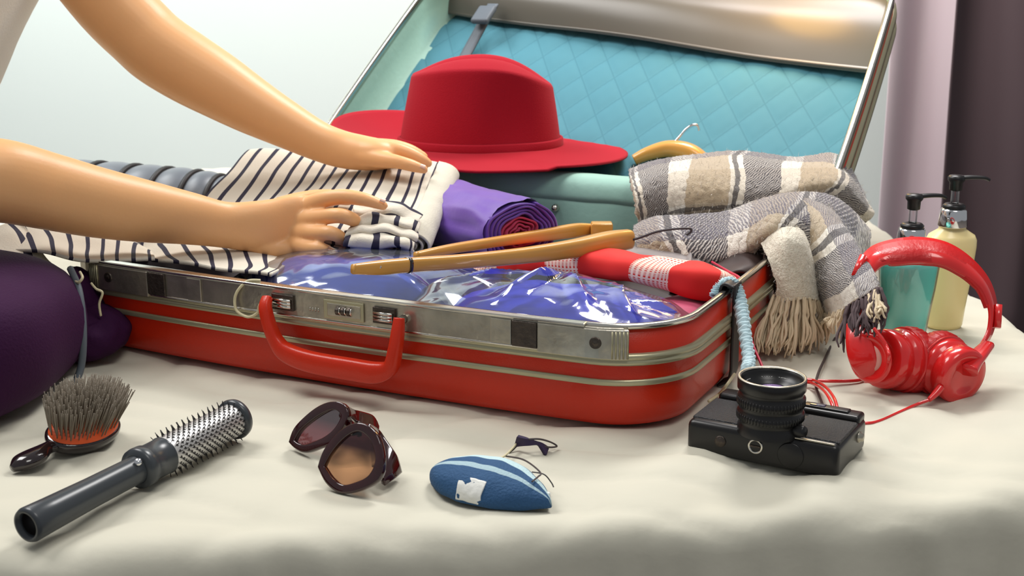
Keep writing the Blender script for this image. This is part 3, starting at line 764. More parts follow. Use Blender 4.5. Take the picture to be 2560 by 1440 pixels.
tube('piping', pp([(176, 672, 1.22), (196, 720, 1.19), (206, 790, 1.175), (208, 860, 1.165), (202, 920, 1.16), (185, 965, 1.15)]), .0035, M['grey_pipe'], pb, n=8, res=30)
rows = [pp([(190, 665, 1.27), (230, 690, 1.27), (262, 720, 1.28)]), pp([(185, 700, 1.24), (222, 740, 1.25), (256, 770, 1.26)]), pp([(200, 780, 1.23), (232, 800, 1.24), (262, 840, 1.25)]), pp([(208, 900, 1.225), (240, 905, 1.23), (290, 900, 1.25)])]
patch('side_flap', rows, M['plum'], pb, nu=30, nv=30, thick=.003, amp=.008, nscale=34)
tube('cord_end', pp([(184, 700, 1.20), (196, 706, 1.19), (206, 694, 1.19), (200, 680, 1.2)]), .0014, M['wirelight'], pb, n=6, res=20)
tube('cord_end', pp([(228, 708, 1.215), (240, 722, 1.21), (256, 732, 1.21), (248, 760, 1.21), (252, 790, 1.21)]), .0013, M['wirelight'], pb, n=6, res=24)
o = blob('dark_cloth', V(-.43, 1.235, .028), (.045, .05, .026), X, Y_, M['plum'], None, amp=.006, seed=12); tag(o, 'dark cloth bundle wedged between the plum bag and the suitcase end', 'cloth')

# ------------------------------------------------------------------ red hat
hat = thing('felt_hat', PY(1200, 390, 1.72), 'wide-brimmed red felt hat with a creased crown, on the mint divider', 'hat')
hc = PY(1200, 376, 1.70); hz = hc.z
rx, ry = .108, .086
def crown(a, k):
    """a: angle, k: 0 base .. 1 top centre"""
    c, s = math.cos(a), math.sin(a)
    side = min(1, k / .62)
    lean = .012 * side
    if k <= .62:
        f = 1 - .14 * side ** 1.3; z = .112 * side
        zz = z * (1 + .10 * (1 if True else 0) * 0)
        x, y = rx * f * c + lean * .3, ry * f * s
    else:
        t = (k - .62) / .38; f = .86 * (1 - t) ** .85 if t < 1 else 0
        x, y = rx * f * c + lean * .3, ry * f * s
        z = .112 + .013 * math.sin(min(1, t * 1.5) * math.pi / 2)
        z -= .022 * math.exp(-(y / .020) ** 2) * (t > .05) * min(1, t * 2)
    # top slopes down toward both ends, more to the right (the front of the hat)
    hmul = 1 - .30 * max(0, x / rx) ** 2.2 - .16 * max(0, -x / rx) ** 2.2
    z *= hmul
    dent = .010 * math.exp(-((x - .045) / .03) ** 2) * math.sin(side * math.pi) * (1 if s < 0 else 1)
    y -= math.copysign(dent, s) * abs(s)
    return V(x, y, z)
vs = []; nk, na = 44, 96
for i in range(nk):
    k = i / (nk - 1)
    for j in range(na): vs.append(hc + crown(2 * math.pi * j / na, k))
mk('crown', vs, grid_faces(nk, na, False, True), M['felt'], hat)
def brim_z(a, r):
    c, s = math.cos(a), math.sin(a)
    return r * (.034 * max(0, -c) ** 1.5 + .012 * abs(s) ** 2 * max(0, s) + .018 * max(0, s) * max(0, -c + .3) - .006 * max(0, c) ** 2 - .004 * max(0, -s) * (c < .5))
vs = []; nr = 16
for i in range(nr):
    t = i / (nr - 1)
    for j in range(na):
        a = 2 * math.pi * j / na; c, s = math.cos(a), math.sin(a)
        f = t; x = (rx + .001) * c + (.196 - rx) * f * c; y = (ry + .001) * s + (.168 - ry) * f * s
        vs.append(hc + V(x, y, .002 + .006 * (1 - t) ** 4 + brim_z(a, t ** 1.4)))
mk('brim', vs, grid_faces(nr, na, False, True), M['felt'], hat, mods=[('solid', .0028, 0)])
# narrow felt band above the brim
bp_ = [(.0006, .004), (.0034, .0045), (.0036, .0105), (.0036, .0175), (.0030, .0185), (.0, .019)]
vs = []
for (o_, z) in bp_:
    for j in range(na):
        a = 2 * math.pi * j / na; q = crown(a, .62 * z / .112); n = V(math.cos(a), math.sin(a), 0); vs.append(hc + V(q.x, q.y, z) + n * o_)
mk('hat_band', vs, grid_faces(len(bp_), na, False, True), M['felt'], hat)

# ------------------------------------------------------------------ hangers
hg = thing('wooden_hanger', PY(1300, 640, 1.25), 'golden wooden hanger with a black wire hook lying across the clear bags', 'hanger')
P = pp([(882, 673, 1.10), (950, 669, 1.12), (1020, 663, 1.14), (1150, 654, 1.18), (1300, 640, 1.23), (1430, 622, 1.275), (1520, 606, 1.31), (1572, 598, 1.33)])
tube('bar', P, [(.0035, .0045), (.0055, .0066), (.0058, .0068), (.006, .0070), (.0065, .008), (.008, .0095), (.010, .0115), (.009, .0105)], M['wood'], hg, n=18, res=60, power=3)
tube('metal_ring', [P[2].lerp(P[1], .06), P[2].lerp(P[3], .03)], [(.0062, .0073)] * 2, M['brushblack'], hg, n=24, power=3)
lathe('screw', P[1] + V(0, -.0052, .002), V(0, -1, .3), [(.0001, .0012), (.0018, .0008), (.002, 0)], M['chrome'], hg, n=12)
tube('hook', pp([(1565, 604, 1.325), (1600, 594, 1.32), (1640, 580, 1.32), (1680, 573, 1.32), (1722, 571, 1.32), (1728, 578, 1.32), (1716, 588, 1.32)]), .0013, M['wire'], hg, n=8, res=40)
hg2 = thing('wooden_hanger', PY(1400, 590, 1.4), 'pale wooden hanger behind the front hanger, with a square block at its end', 'hanger')
P = pp([(1040, 640, 1.22), (1130, 622, 1.26), (1250, 603, 1.32), (1370, 586, 1.37), (1440, 576, 1.40), (1478, 572, 1.415)])
tube('bar', P, [(.004, .004), (.005, .0050), (.0055, .0055), (.006, .007), (.006, .008), (.005, .006)], M['wood'], hg2, n=16, res=50, power=3)
box('block', PY(1504, 580, 1.40), X, Y_, Z, .024, .018, .022, M['wood'], hg2, .002, 3)
hg3 = thing('wooden_hanger', PY(1680, 385, 1.72), 'wooden hanger with a silver hook poking out between the hat brim and the scarf', 'hanger')
P = pp([(1585, 400, 1.70), (1620, 384, 1.70), (1670, 372, 1.70), (1720, 380, 1.69), (1760, 405, 1.68), (1800, 440, 1.67)])
tube('bar', P, [(.008, .007), (.010, .009), (.013, .011), (.014, .012), (.013, .010), (.01, .007)], M['wood'], hg3, n=18, res=40, power=2.6)
tube('hook', pp([(1674, 372, 1.70), (1684, 358, 1.70), (1700, 340, 1.70), (1716, 322, 1.70), (1732, 312, 1.70), (1744, 314, 1.70), (1748, 326, 1.7)]), .0016, M['chrome'], hg3, n=8, res=40)

# ------------------------------------------------------------------ scarf
sc = thing('plaid_scarf', PY(1900, 560, 1.4), 'woolly beige and charcoal plaid scarf with long fringes draped over the suitcase corner', 'scarf')
def sfn(amp, fr): 
    def f(p, a, b): return p + noise.noise_vector(p * 240) * amp
    return f
rows = [[(1610, 470, 1.60), (1720, 450, 1.62), (1850, 440, 1.65), (1990, 440, 1.67), (2080, 450, 1.65), (2130, 520, 1.57)],
        [(1588, 436, 1.50), (1700, 400, 1.54), (1840, 388, 1.56), (1990, 393, 1.58), (2090, 398, 1.57), (2150, 470, 1.53)],
        [(1580, 468, 1.44), (1695, 430, 1.46), (1830, 418, 1.47), (1985, 420, 1.49), (2105, 430, 1.50), (2176, 510, 1.49)],
        [(1584, 515, 1.42), (1690, 485, 1.43), (1825, 478, 1.43), (1975, 465, 1.44), (2095, 462, 1.46), (2182, 528, 1.47)],
        [(1592, 560, 1.43), (1690, 542, 1.43), (1820, 535, 1.43), (1950, 500, 1.45), (2050, 490, 1.46), (2160, 545, 1.48)],
        [(1600, 575, 1.47), (1690, 562, 1.48), (1820, 552, 1.49), (1950, 520, 1.50), (2060, 515, 1.51), (2140, 560, 1.52)]]
patch('upper_fold', [pp(r) for r in rows], M['plaid'], sc, nu=80, nv=150, thick=.008, us=2.6, vs=1.5, amp=.008, nscale=13, fn=sfn(.0014, 1))
rows = [[(1600, 600, 1.46), (1660, 580, 1.47), (1780, 560, 1.47), (1900, 540, 1.47), (2010, 530, 1.47), (2120, 560, 1.47), (2160, 640, 1.44)],
        [(1590, 572, 1.41), (1650, 548, 1.41), (1780, 540, 1.41), (1890, 508, 1.41), (1990, 486, 1.41), (2085, 500, 1.42), (2165, 580, 1.42)],
        [(1588, 588, 1.375), (1660, 562, 1.37), (1790, 555, 1.36), (1890, 520, 1.355), (1985, 496, 1.35), (2080, 535, 1.36), (2165, 640, 1.38)],
        [(1596, 608, 1.36), (1670, 592, 1.345), (1790, 592, 1.33), (1880, 560, 1.31), (1960, 530, 1.305), (2050, 575, 1.32), (2150, 690, 1.345)],
        [(1608, 622, 1.355), (1690, 626, 1.335), (1790, 640, 1.31), (1870, 612, 1.295), (1930, 578, 1.285), (2000, 600, 1.30), (2090, 700, 1.325)],
        [(1620, 640, 1.36), (1700, 648, 1.335), (1790, 664, 1.32), (1860, 645, 1.305), (1915, 606, 1.30), (1965, 625, 1.31), (2030, 720, 1.33)]]
patch('lower_fold', [pp(r) for r in rows], M['plaid_dark'], sc, nu=80, nv=150, thick=.007, us=1.9, vs=.62, amp=.004, nscale=18, seed=3, fn=sfn(.0014, 1))
# cream end hanging on the outside of the right wall
rows = [[(1905, 612, 1.285), (1950, 575, 1.285), (2000, 580, 1.29), (2025, 640, 1.31)], [(1925, 650, 1.262), (1965, 600, 1.255), (2005, 615, 1.262), (2032, 680, 1.285)],
        [(1938, 700, 1.25), (1972, 690, 1.245), (2008, 690, 1.252), (2038, 720, 1.275)], [(1940, 740, 1.25), (1975, 745, 1.246), (2010, 745, 1.252), (2042, 750, 1.27)]]
cm = mat('cream_wool', srgb(222, 214, 194), .95, bump=.8, bscale=500, var=.06, vscale=60, sheen=.4)
patch('cream_end', [pp(r) for r in rows], cm, sc, nu=50, nv=50, thick=.006, amp=.003, nscale=26, fn=sfn(.001, 1))
# right drape: plaid running down to the dark fringe
rows = [[(2040, 505, 1.37), (2090, 545, 1.33), (2140, 612, 1.24), (2180, 672, 1.165), (2200, 722, 1.13)],
        [(2010, 500, 1.35), (2062, 545, 1.31), (2108, 622, 1.24), (2145, 690, 1.17), (2168, 742, 1.14)],
        [(1985, 520, 1.335), (2035, 570, 1.305), (2075, 650, 1.26), (2108, 720, 1.20), (2125, 770, 1.18)],
        [(1975, 545, 1.33), (2012, 600, 1.31), (2040, 670, 1.285), (2066, 740, 1.26), (2080, 785, 1.25)],
        [(1975, 560, 1.34), (2002, 620, 1.32), (2022, 690, 1.30), (2046, 750, 1.285), (2056, 788, 1.28)]]
patch('right_drape', [pp(r) for r in rows], M['plaid_drape'], sc, nu=60, nv=90, thick=.006, us=1.0, vs=.9, amp=.003, nscale=20, seed=5, fn=sfn(.0012, 1))
rnd = random.Random(4)
def tassel(parent, a, b, m, n=9, r=.0042, sp=.006, name='tassel'):
    L_ = []
    mid = a.lerp(b, .35) + V(rnd.uniform(-.004, .004), rnd.uniform(-.003, .003), 0)
    for k in range(n):
        an = rnd.uniform(0, 6.28); o1 = V(math.cos(an), math.sin(an), 0)
        e = b + o1 * sp * rnd.uniform(.3, 1.2) + V(0, 0, rnd.uniform(-.004, .010))
        pts = [a + o1 * .0022, a.lerp(mid, .7) + o1 * .0028, mid + o1 * .0026, mid.lerp(e, .55) + o1 * .0045 * rnd.uniform(.4, 1.4) + V(rnd.uniform(-.002, .002), 0, 0), e]
        L_.append(tube_data(pts, [.0014, .0018, .0016, .0015, .0007], 5, 14, fn=lambda q, p, t, a_: q + noise.noise_vector(q * 300) * .0008))
    vs, fs, uv = merge(L_); return mk(name, vs, fs, m, parent, uvs=uv)
def fringe(tops, bots, n, m, jit=.003):
    for i in range(n):
        t = i / (n - 1); a = cr(tops, t); b = cr(bots, t) + V(rnd.uniform(-jit, jit), rnd.uniform(-jit, jit), rnd.uniform(0, .008))
        b.z = max(b.z, .004)
        tassel(sc, a, b, m)
fringe(pp([(1940, 738, 1.248), (1975, 742, 1.245), (2010, 742, 1.250), (2040, 748, 1.268)]), pp([(1905, 890, 1.225), (1950, 900, 1.225), (1995, 895, 1.235), (2045, 880, 1.265)]), 9, M['fringe'])
fringe(pp([(2002, 770, 1.262), (2030, 752, 1.275)]), pp([(1990, 905, 1.255), (2035, 868, 1.28)]), 3, M['fringe'])
fringe(pp([(2060, 782, 1.275), (2085, 782, 1.235), (2112, 772, 1.195)]), pp([(2058, 832, 1.27), (2084, 838, 1.235), (2108, 840, 1.195)]), 6, M['fringe'])
fringe(pp([(2122, 766, 1.175), (2146, 752, 1.15), (2172, 738, 1.135), (2198, 720, 1.125)]), pp([(2118, 872, 1.15), (2142, 866, 1.125), (2170, 848, 1.11), (2200, 826, 1.105)]), 9, M['fringe_dark'])
fringe(pp([(2176, 735, 1.132), (2192, 725, 1.128)]), pp([(2186, 812, 1.105), (2212, 806, 1.105)]), 2, M['fringe'])
# soft halo of stray wool hairs on the folds
L_ = []
for o in list(sc.children):
    if o.name.split('.')[0] not in ('upper_fold', 'lower_fold', 'cream_end', 'right_drape'): continue
    me = o.data; off = origin(o); nv_ = len(me.vertices)
    for q in range(1500 if 'fold' in o.name else 500):
        v = me.vertices[rnd.randrange(nv_)]; p = v.co + off; n = v.normal
        if n.z < 0 and n.y > 0: n = -n
        if (p - V(0, 0, H)).dot(n) > 0: n = -n
        d = (n + V(rnd.uniform(-1, 1), rnd.uniform(-1, 1), rnd.uniform(-1, 1)) * .9).normalized(); l = rnd.uniform(.003, .008)
        s_ = d.cross(V(.3, .5, .8)).normalized() * .00018; p = p + n * .0035
        b = p + d * l * .5 + V(rnd.uniform(-1, 1), rnd.uniform(-1, 1), rnd.uniform(-1, 1)) * .0008
        L_.append(([p + s_, p - s_, b - s_ * .8, b + s_ * .8, p + d * l], [(0, 1, 2, 3), (3, 2, 4)], None))
vs, fs, uv = merge(L_); mk('wool_fuzz', vs, fs, M['fuzz'], sc, kind='stuff')

# ------------------------------------------------------------------ pump bottles
def bottle(px, Y, hw, hd, hh, liquid, label, head_dir, col, level):
    """px: centre column; hh: height of the shoulder; profile tapers toward the base"""
    b0 = PY(px, 900, Y); b = V(b0.x, Y, 0)
    t = thing('pump_bottle', b, label, 'bottle', None)
    def prof(ins, top, z0):
        return [(.0001, z0), (hw * .66 - ins, z0), (hw * .72 - ins, z0 + .004), (hw * .80 - ins, hh * .3), (hw * .92 - ins, hh * .6), (hw - ins, hh * .88)] + top
    lathe('bottle_body', b, Z, prof(0, [(hw * .99, hh * .95), (hw * .9, hh), (hw * .55, hh + .006), (.014, hh + .009), (.0135, hh + .013)], .001), M['glass'] if level < .99 else liquid, t, n=48, sy=hd)
    if level < .99: lathe('liquid', b, Z, [q for q in prof(.0022, [], .004) if q[1] <= hh * level] + [(hw * .97 - .0022, hh * level), (.0001, hh * level)], liquid, t, n=48, sy=hd)
    h = hh + .009
    lathe('collar', b, Z, [(.0145, h), (.0155, h + .001), (.0135, h + .018), (.0125, h + .0195), (.008, h + .020)], M['chrome'], t, n=32)
    lathe('lock_ring', b, Z, [(.008, h + .0195), (.0115, h + .0195), (.012, h + .0225), (.010, h + .0245), (.0045, h + .025), (.004, h + .0245)], M['rubber'], t, n=32)
    lathe('stem', b, Z, [(.0042, h + .024), (.0042, h + .040)], M['glass'], t, n=20)
    lathe('dip_tube', b, Z, [(.0022, .012), (.0022, h)], M['glass'], t, n=12)
    hz_ = h + .0385
    lathe('pump_head', b, Z, [(.0045, hz_), (.0065, hz_ + .001), (.0068, hz_ + .009), (.0088, hz_ + .0115), (.0090, hz_ + .0145), (.0075, hz_ + .0165), (.0001, hz_ + .0168)], M['rubber'], t, n=28)
    q = b + Z * (hz_ + .0135)
    tube('nozzle', [q, q + head_dir * .014 + Z * .0012, q + head_dir * .028 + Z * .0008, q + head_dir * .034 - Z * .0015], [(.0058, .0028), (.0044, .0024), (.0034, .0020), (.0028, .0018)], M['rubber'], t, n=14, res=20)
    return t
bottle(2254, 1.30, .0315, .72, .092, M['teal'], 'clear pump bottle of teal liquid soap behind the red headband', V(1, .12, 0).normalized(), None, .92)
bottle(2352, 1.345, .027, .75, .104, M['yellow'], 'pump bottle of cream yellow lotion behind the teal soap bottle', V(1, -.1, 0).normalized(), None, 1)

# ------------------------------------------------------------------ headphones
hpn = thing('headphones', PY(2290, 985, 1.16), 'glossy red headphones standing on the bed beside the camera', 'headphones')
hpth = [(2178, 905, 1.13), (2150, 830, 1.145), (2138, 740, 1.165), (2140, 670, 1.18), (2172, 620, 1.19), (2230, 598, 1.195), (2300, 592, 1.20), (2370, 606, 1.195), (2430, 645, 1.19), (2475, 700, 1.18), (2494, 765, 1.17), (2486, 825, 1.16), (2462, 870, 1.15), (2430, 905, 1.14)]
P = pp(hpth)
wv = V(0, -.35, -.94).normalized()
def bandmesh(name, P, wid, off0, m, parent, inward, n=90):
    c = V(0, 0, 0)
    for p in P: c += p / len(P)
    vs = []; N = n; Q = [cr(P, i / (N - 1)) for i in range(N)]
    for i, p in enumerate(Q):
        t = (Q[min(i + 1, N - 1)] - Q[max(i - 1, 0)]).normalized()
        nrm = t.cross(V(0, -1, .15)).normalized()
        if (p - c).dot(nrm) < 0: nrm = -nrm
        # width vector: along the view depth, tipped so that the padded inside shows at the top
        wd = nrm.cross(t).normalized()
        if wd.y > 0: wd = -wd
        wd = (wd + nrm * -.95).normalized()
        hw = cr(wid, i / (N - 1))
        nn = t.cross(wd).normalized()
        if (p - c).dot(nn) < 0: nn = -nn
        for a, b in ((0, 0), (.5, -.12), (1, 0), (1, inward), (.5, inward * 1.4), (0, inward)):
            vs.append(p + wd * (hw * a) + nn * (off0 - b * 1.0 if False else off0 + b * (.004 if b in (-.12,) else 1)))
    fs = grid_faces(N, 6, False, True) + [tuple(range(6)), tuple((N - 1) * 6 + k for k in (5, 4, 3, 2, 1, 0))]
    return mk(name, vs, fs, m, parent)
bandmesh('headband', P, [.008, .010, .014, .020, .027, .031, .032, .031, .029, .024, .017, .011, .008, .007], 0, M['hp_red'], hpn, -.0035)
Pi = [p for p in P[3:11]]
cen = sum((p for p in P), V(0, 0, 0)) / len(P)
Pi = [p + (cen - p).normalized() * .0025 + V(0, -.002, 0) for p in Pi]
bandmesh('headband_pad', Pi, [.012, .021, .026, .028, .027, .025, .021, .013], 0, M['hp_pad'], hpn, -.006)
for q in (3.2, 10.3):
    p = cr(P, q / 13); tube('slider_joint', [cr(P, (q - .45) / 13) + V(0, -.004, -.002), cr(P, (q + .45) / 13) + V(0, -.004, -.002)], [(.0034, .0055), (.0034, .005)], M['hp_red'], hpn, n=16, power=4)
def cup(c_out, c_in, r, nm):
    ax_ = (c_in - c_out); ln = ax_.length; ax_ = ax_.normalized()
    body = lathe(nm, c_out, ax_, [(.0001, .0012), (r * .50, .0010), (r * .56, -.0004), (r * .84, -.0004), (r * .90, .0012), (r * .93, ln * .12), (r * .93, ln * .30), (r * .88, ln * .33), (r * .88, ln * .37), (r * .95, ln * .40), (r * .98, ln * .56), (r * .94, ln * .60)], M['hp_red'], hpn, n=56)
    pad = [(r * .86, ln * .58), (r * .99, ln * .60), (r * 1.05, ln * .68), (r * 1.05, ln * .86), (r * .97, ln * .97), (r * .8, ln * 1.0), (r * .55, ln * .95), (r * .45, ln * .8), (.0001, ln * .8)]
    lathe('ear_cushion', c_out, ax_, pad, M['hp_pad'], hpn, n=120, fn=lambda a, h: 1 + .014 * math.sin(a * 34) * (h > ln * .62))
    lathe('trim_ring', c_out, ax_, [(r * .96, ln * .575), (r * 1.03, ln * .585), (r * 1.03, ln * .61), (r * .96, ln * .62)], M['hp_red'], hpn, n=56)
    return body, ax_
cup(PY(2200, 896, 1.128), PY(2290, 902, 1.150), .0300, 'ear_cup')
cup(PY(2412, 944, 1.108), PY(2322, 896, 1.150), .0290, 'ear_cup')
tube('yoke', [PY(2136, 806, 1.140), PY(2146, 850, 1.122), PY(2160, 900, 1.112), PY(2182, 950, 1.112)], [(.008, .004), (.0125, .004), (.0135, .004), (.008, .004)], M['hp_red'], hpn, n=24, res=30, power=3, up=V(.5, 1, 0))
ldir = V(-.80, -.60, .05).normalized()
lathe('outer_ring', PY(2180, 894, 1.112), ldir, [(.0001, -.004), (.016, -.002), (.0225, .0010), (.0235, .0035), (.0215, .0050), (.0175, .0042), (.0150, .0026), (.0001, .0022)], M['hp_red'], hpn, n=44)
lathe('logo_disc', PY(2180, 894, 1.112) + ldir * .002, ldir, [(.0001, .0018), (.0105, .0016), (.0125, .0008), (.013, -.001)], M['hp_logo'], hpn, n=32)
tube('yoke', [PY(2470, 862, 1.14), PY(2448, 885, 1.125), PY(2428, 905, 1.115), PY(2412, 925, 1.105)], [(.006, .004), (.008, .004), (.010, .005), (.012, .006)], M['hp_red'], hpn, n=20, res=20, power=3)
for px, py, Y in ((2388, 868, 1.135), (2356, 932, 1.122)):
    box('control_button', PY(px, py, Y), X, Y_, Z, .010, .004, .008, M['rubber'], hpn, .001, 2)
def cord(nm, pts, r, m, label, parent=None, res=80):
    o = tube(nm, pts, r, m, parent, n=8, res=res)
    if label: tag(o, label, 'cord')
    return o
tube('strain_relief', [PY(2352, 968, 1.10), PY(2338, 985, 1.095), PY(2322, 1000, 1.09)], [.0038, .0032, .0022], M['hp_red'], hpn, n=14, res=12)
cord('cable', [PY(2322, 1000, 1.09)] + [PZ(a, b, .003) for a, b in ((2290, 1012), (2250, 1030), (2200, 1052), (2165, 1058), (2120, 1050))], .0015, M['hp_red'], None, hpn)
cord('cable', [PY(2185, 820, 1.10), PY(2215, 862, 1.09), PY(2222, 900, 1.085)] + [PZ(a, b, .003) for a, b in ((2200, 935), (2150, 950), (2080, 953), (2010, 950), (1960, 952))], .0016, M['hp_red'], None, hpn)
cord('cable', [PZ(a, b, .003) for a, b in ((1990, 948), (2030, 950))] + [PZ(2062, 966, .012), PZ(2085, 995, .016), PZ(2095, 1030, .012), PZ(2100, 1060, .004)], .0015, M['hp_red'], None, hpn)
cord('cable', [PZ(a, b, .003) for a, b in ((1990, 956), (2026, 957))] + [PZ(2056, 974, .014), PZ(2076, 1002, .018), PZ(2087, 1036, .012), PZ(2090, 1060, .004)], .0015, M['hp_red'], None, hpn)
o = cord('thin_cord', [PY(2100, 830, 1.33), PY(2085, 850, 1.30)] + [PZ(a, b, .004) for a, b in ((2058, 905), (2045, 935), (2040, 965), (2052, 1000), (2060, 1020))], .0013, M['brown_cloth'], 'thin brown cord trailing from the scarf fringe to behind the camera')

# ------------------------------------------------------------------ camera lying on its back
bl, br_ = PZ(1714, 1130, 0), PZ(2092, 1206, 0)
cu = (br_ - bl).normalized(); cv = V(-cu.y, cu.x, 0); CWd = (br_ - bl).length; CD, CT = .080, .0285
cm_ = thing('camera', (bl + br_) / 2 + cv * CD / 2, 'black film camera lying on its back with the lens pointing up', 'camera')
def CP(a, b, h): return bl + cu * (a * CWd) + cv * (b * CD) + Z * h
def rbox(nm, a0, a1, b0, b1, h0, h1, m, parent, bev):
    c = (CP(a0, b0, h0) + CP(a1, b1, h1)) / 2
    return box(nm, c, cu, cv, Z, (a1 - a0) * CWd, (b1 - b0) * CD, h1 - h0, m, parent, bev, 4)
bd = rbox('body', 0, 1, 0, 1, .0006, CT, M['cam_black'], cm_, .0055)
rbox('leather_panel', .66, .985, .10, .74, CT - .002, CT + .0010, M['leather'], cm_, .0012)
rbox('leather_panel', .015, .40, .10, .74, CT - .002, CT + .0010, M['leather'], cm_, .0012)
rbox('top_plate', .02, .985, .78, 1.01, .002, CT + .004, M['cam_black'], cm_, .003)
rbox('window_strip', .60, .90, .84, .96, CT + .003, CT + .0055, M['cam_black'], cm_, .001)
rbox('viewfinder_window', .64, .74, .865, .935, CT + .005, CT + .0062, M['lens_coat'], cm_, .0004)
rbox('edge_strip', .66, .965, .03, .055, CT - .0005, CT + .0008, M['steel'], cm_, .0004)
# lens
lb = V(PY(1938, 1000, .968).x, .968, CT); 
lb = CP(.535, .50, CT)
sh = PZ(1931, 941, CT + .044) - Z * (CT + .044)     # plan position of the lens axis
lb = V(sh.x, sh.y, CT)
lens = lathe('lens_barrel', lb, Z, [(.0255, -.002), (.0255, .004), (.0245, .006), (.0245, .0095), (.0262, .0105), (.0262, .016), (.0250, .017), (.0250, .021), (.0264, .022), (.0264, .0285), (.0252, .0295), (.0252, .0335), (.0268, .0345), (.0270, .0430), (.0262, .0440), (.0250, .0438), (.0243, .040), (.0200, .0345), (.0165, .033), (.0155, .031)], M['cam_black'], cm_, n=72)
for h0, h1, r0 in ((.0108, .0158, .0262), (.0222, .0283, .0264)):
    L_ = []
    for k in range(60):
        a = 2 * math.pi * k / 60; e = V(math.cos(a), math.sin(a), 0)
        L_.append(tube_data([lb + e * r0 + Z * h0, lb + e * r0 + Z * h1], .0006, 5))
    vs, fs, uv = merge(L_); mk('grip_knurling', vs, fs, M['rubber'], lens)
lathe('filter_rim', lb, Z, [(.0243, .0432), (.0252, .0442), (.0266, .0442), (.0269, .0434)], M['steel'], lens, n=72)
lathe('front_element', lb, Z, [(.0158, .031), (.0140, .0335), (.0100, .0352), (.005, .0361), (.0001, .0364)], M['lens_coat'], lens, n=48)
lathe('inner_glass', lb + V(.000, -.003, 0), Z, [(.009, .0358), (.006, .0366), (.0001, .0369)], M['shine'], lens, n=32)
# engraved white lettering round the inner ring (tiny strokes, unreadable in the photo too)
def text_ring(txt, a0, rad, z, size):
    L_ = []
    for i, chx in enumerate(txt):
        fc = bpy.data.curves.new('tmp', 'FONT'); fc.body = chx; fc.size = size; fc.align_x = 'CENTER'; fc.extrude = .0001
        fo = bpy.data.objects.new('tmp', fc); COL.objects.link(fo); dg = bpy.context.evaluated_depsgraph_get()
        me = bpy.data.meshes.new_from_object(fo.evaluated_get(dg)); a = a0 - i * size * .62 / rad
        mt = Matrix.Translation(lb + V(math.cos(a) * rad, math.sin(a) * rad, z)) @ Matrix.Rotation(a - math.pi / 2, 4, 'Z') @ Matrix.Rotation(R(25), 4, 'X')
        L_.append(([mt @ v.co for v in me.vertices], [tuple(p.vertices) for p in me.polygons], None))
        bpy.data.objects.remove(fo); bpy.data.curves.remove(fc); bpy.data.meshes.remove(me)
    vs, fs, uv = merge(L_); mk('lens_lettering', vs, fs, M['white_cloth'], lens, smooth=False)
text_ring('1:1.7', R(100), .0213, .0366, .0032)
text_ring('LENS', R(148), .0213, .0366, .0032)
text_ring('45mm', R(64), .0213, .0366, .0032)
# base plate fittings on the side that faces the viewer
def on_base(a, h): return CP(a, 0, h)
fa = -cv
lathe('tripod_socket', on_base(.47, .0165) , fa, [(.0062, -.001), (.0060, .0009), (.0048, .0010), (.0046, -.0005), (.0001, -.0006)], M['steel2'], cm_, n=32)
box('socket_slot', on_base(.47, .0165) + fa * .0004, cu, Z, cv, .0080, .0014, .001, M['dark_metal'], cm_, 0)
lathe('rewind_button', on_base(.235, .015), fa, [(.0048, -.001), (.0046, .0008), (.0036, .0009), (.0030, .0016), (.0001, .0018)], M['dark_metal'], cm_, n=28)
lathe('battery_cover', on_base(.70, .0145), fa, [(.0105, -.001), (.0105, .0006), (.0098, .0009), (.0001, .0009)], M['cam_black'], cm_, n=40)
lathe('strap_lug', CP(1.0, .72, .018), cu, [(.0001, .004), (.0030, .0038), (.0034, .0015), (.0046, .001), (.0046, -.001)], M['steel'], cm_, n=20)
lathe('focus_tab', lb + V(.019, -.020, .006), V(.7, -.72, .1), [(.0045, -.004), (.0045, .004), (.0038, .0052), (.0001, .0054)], M['rubber'], cm_, n=20)
# pale blue braided strap hooked over the suitcase wall
bp2 = pp([(1786, 742, 1.16), (1795, 722, 1.165), (1812, 708, 1.165), (1832, 712, 1.155), (1846, 740, 1.145), (1856, 790, 1.12), (1865, 850, 1.085), (1872, 900, 1.05), (1868, 925, 1.02)])
strap = tube('braided_strap', bp2, [(.0040, .0035)] * 3 + [(.0055, .0045)] * 3 + [(.0045, .004)] * 3, M['braid'], cm_, n=20, res=260, fn=lambda q, p, t, a: q + (q - p).normalized() * (.0016 * math.sin(t * 330 + (a > 3.14) * 3.14) + .0006 * math.sin(a * 4 + t * 150)))
o = cord('magenta_cord', pp([(1780, 655, 1.30), (1820, 678, 1.24), (1846, 692, 1.215), (1852, 705, 1.195), (1858, 740, 1.175), (1866, 800, 1.15), (1882, 860, 1.12), (1905, 915, 1.09), (1912, 940, 1.07)]), .0013, M['magenta'], 'thin magenta cord hanging over the suitcase wall beside the blue braided strap')
o = cord('pale_cord', [PY(1836, 935, 1.10), PY(1815, 965, 1.08)] + [PZ(a, b, .006) for a, b in ((1798, 985), (1772, 1003))], .0014, M['wirelight'], 'short pale cord end behind the left side of the camera', res=20)

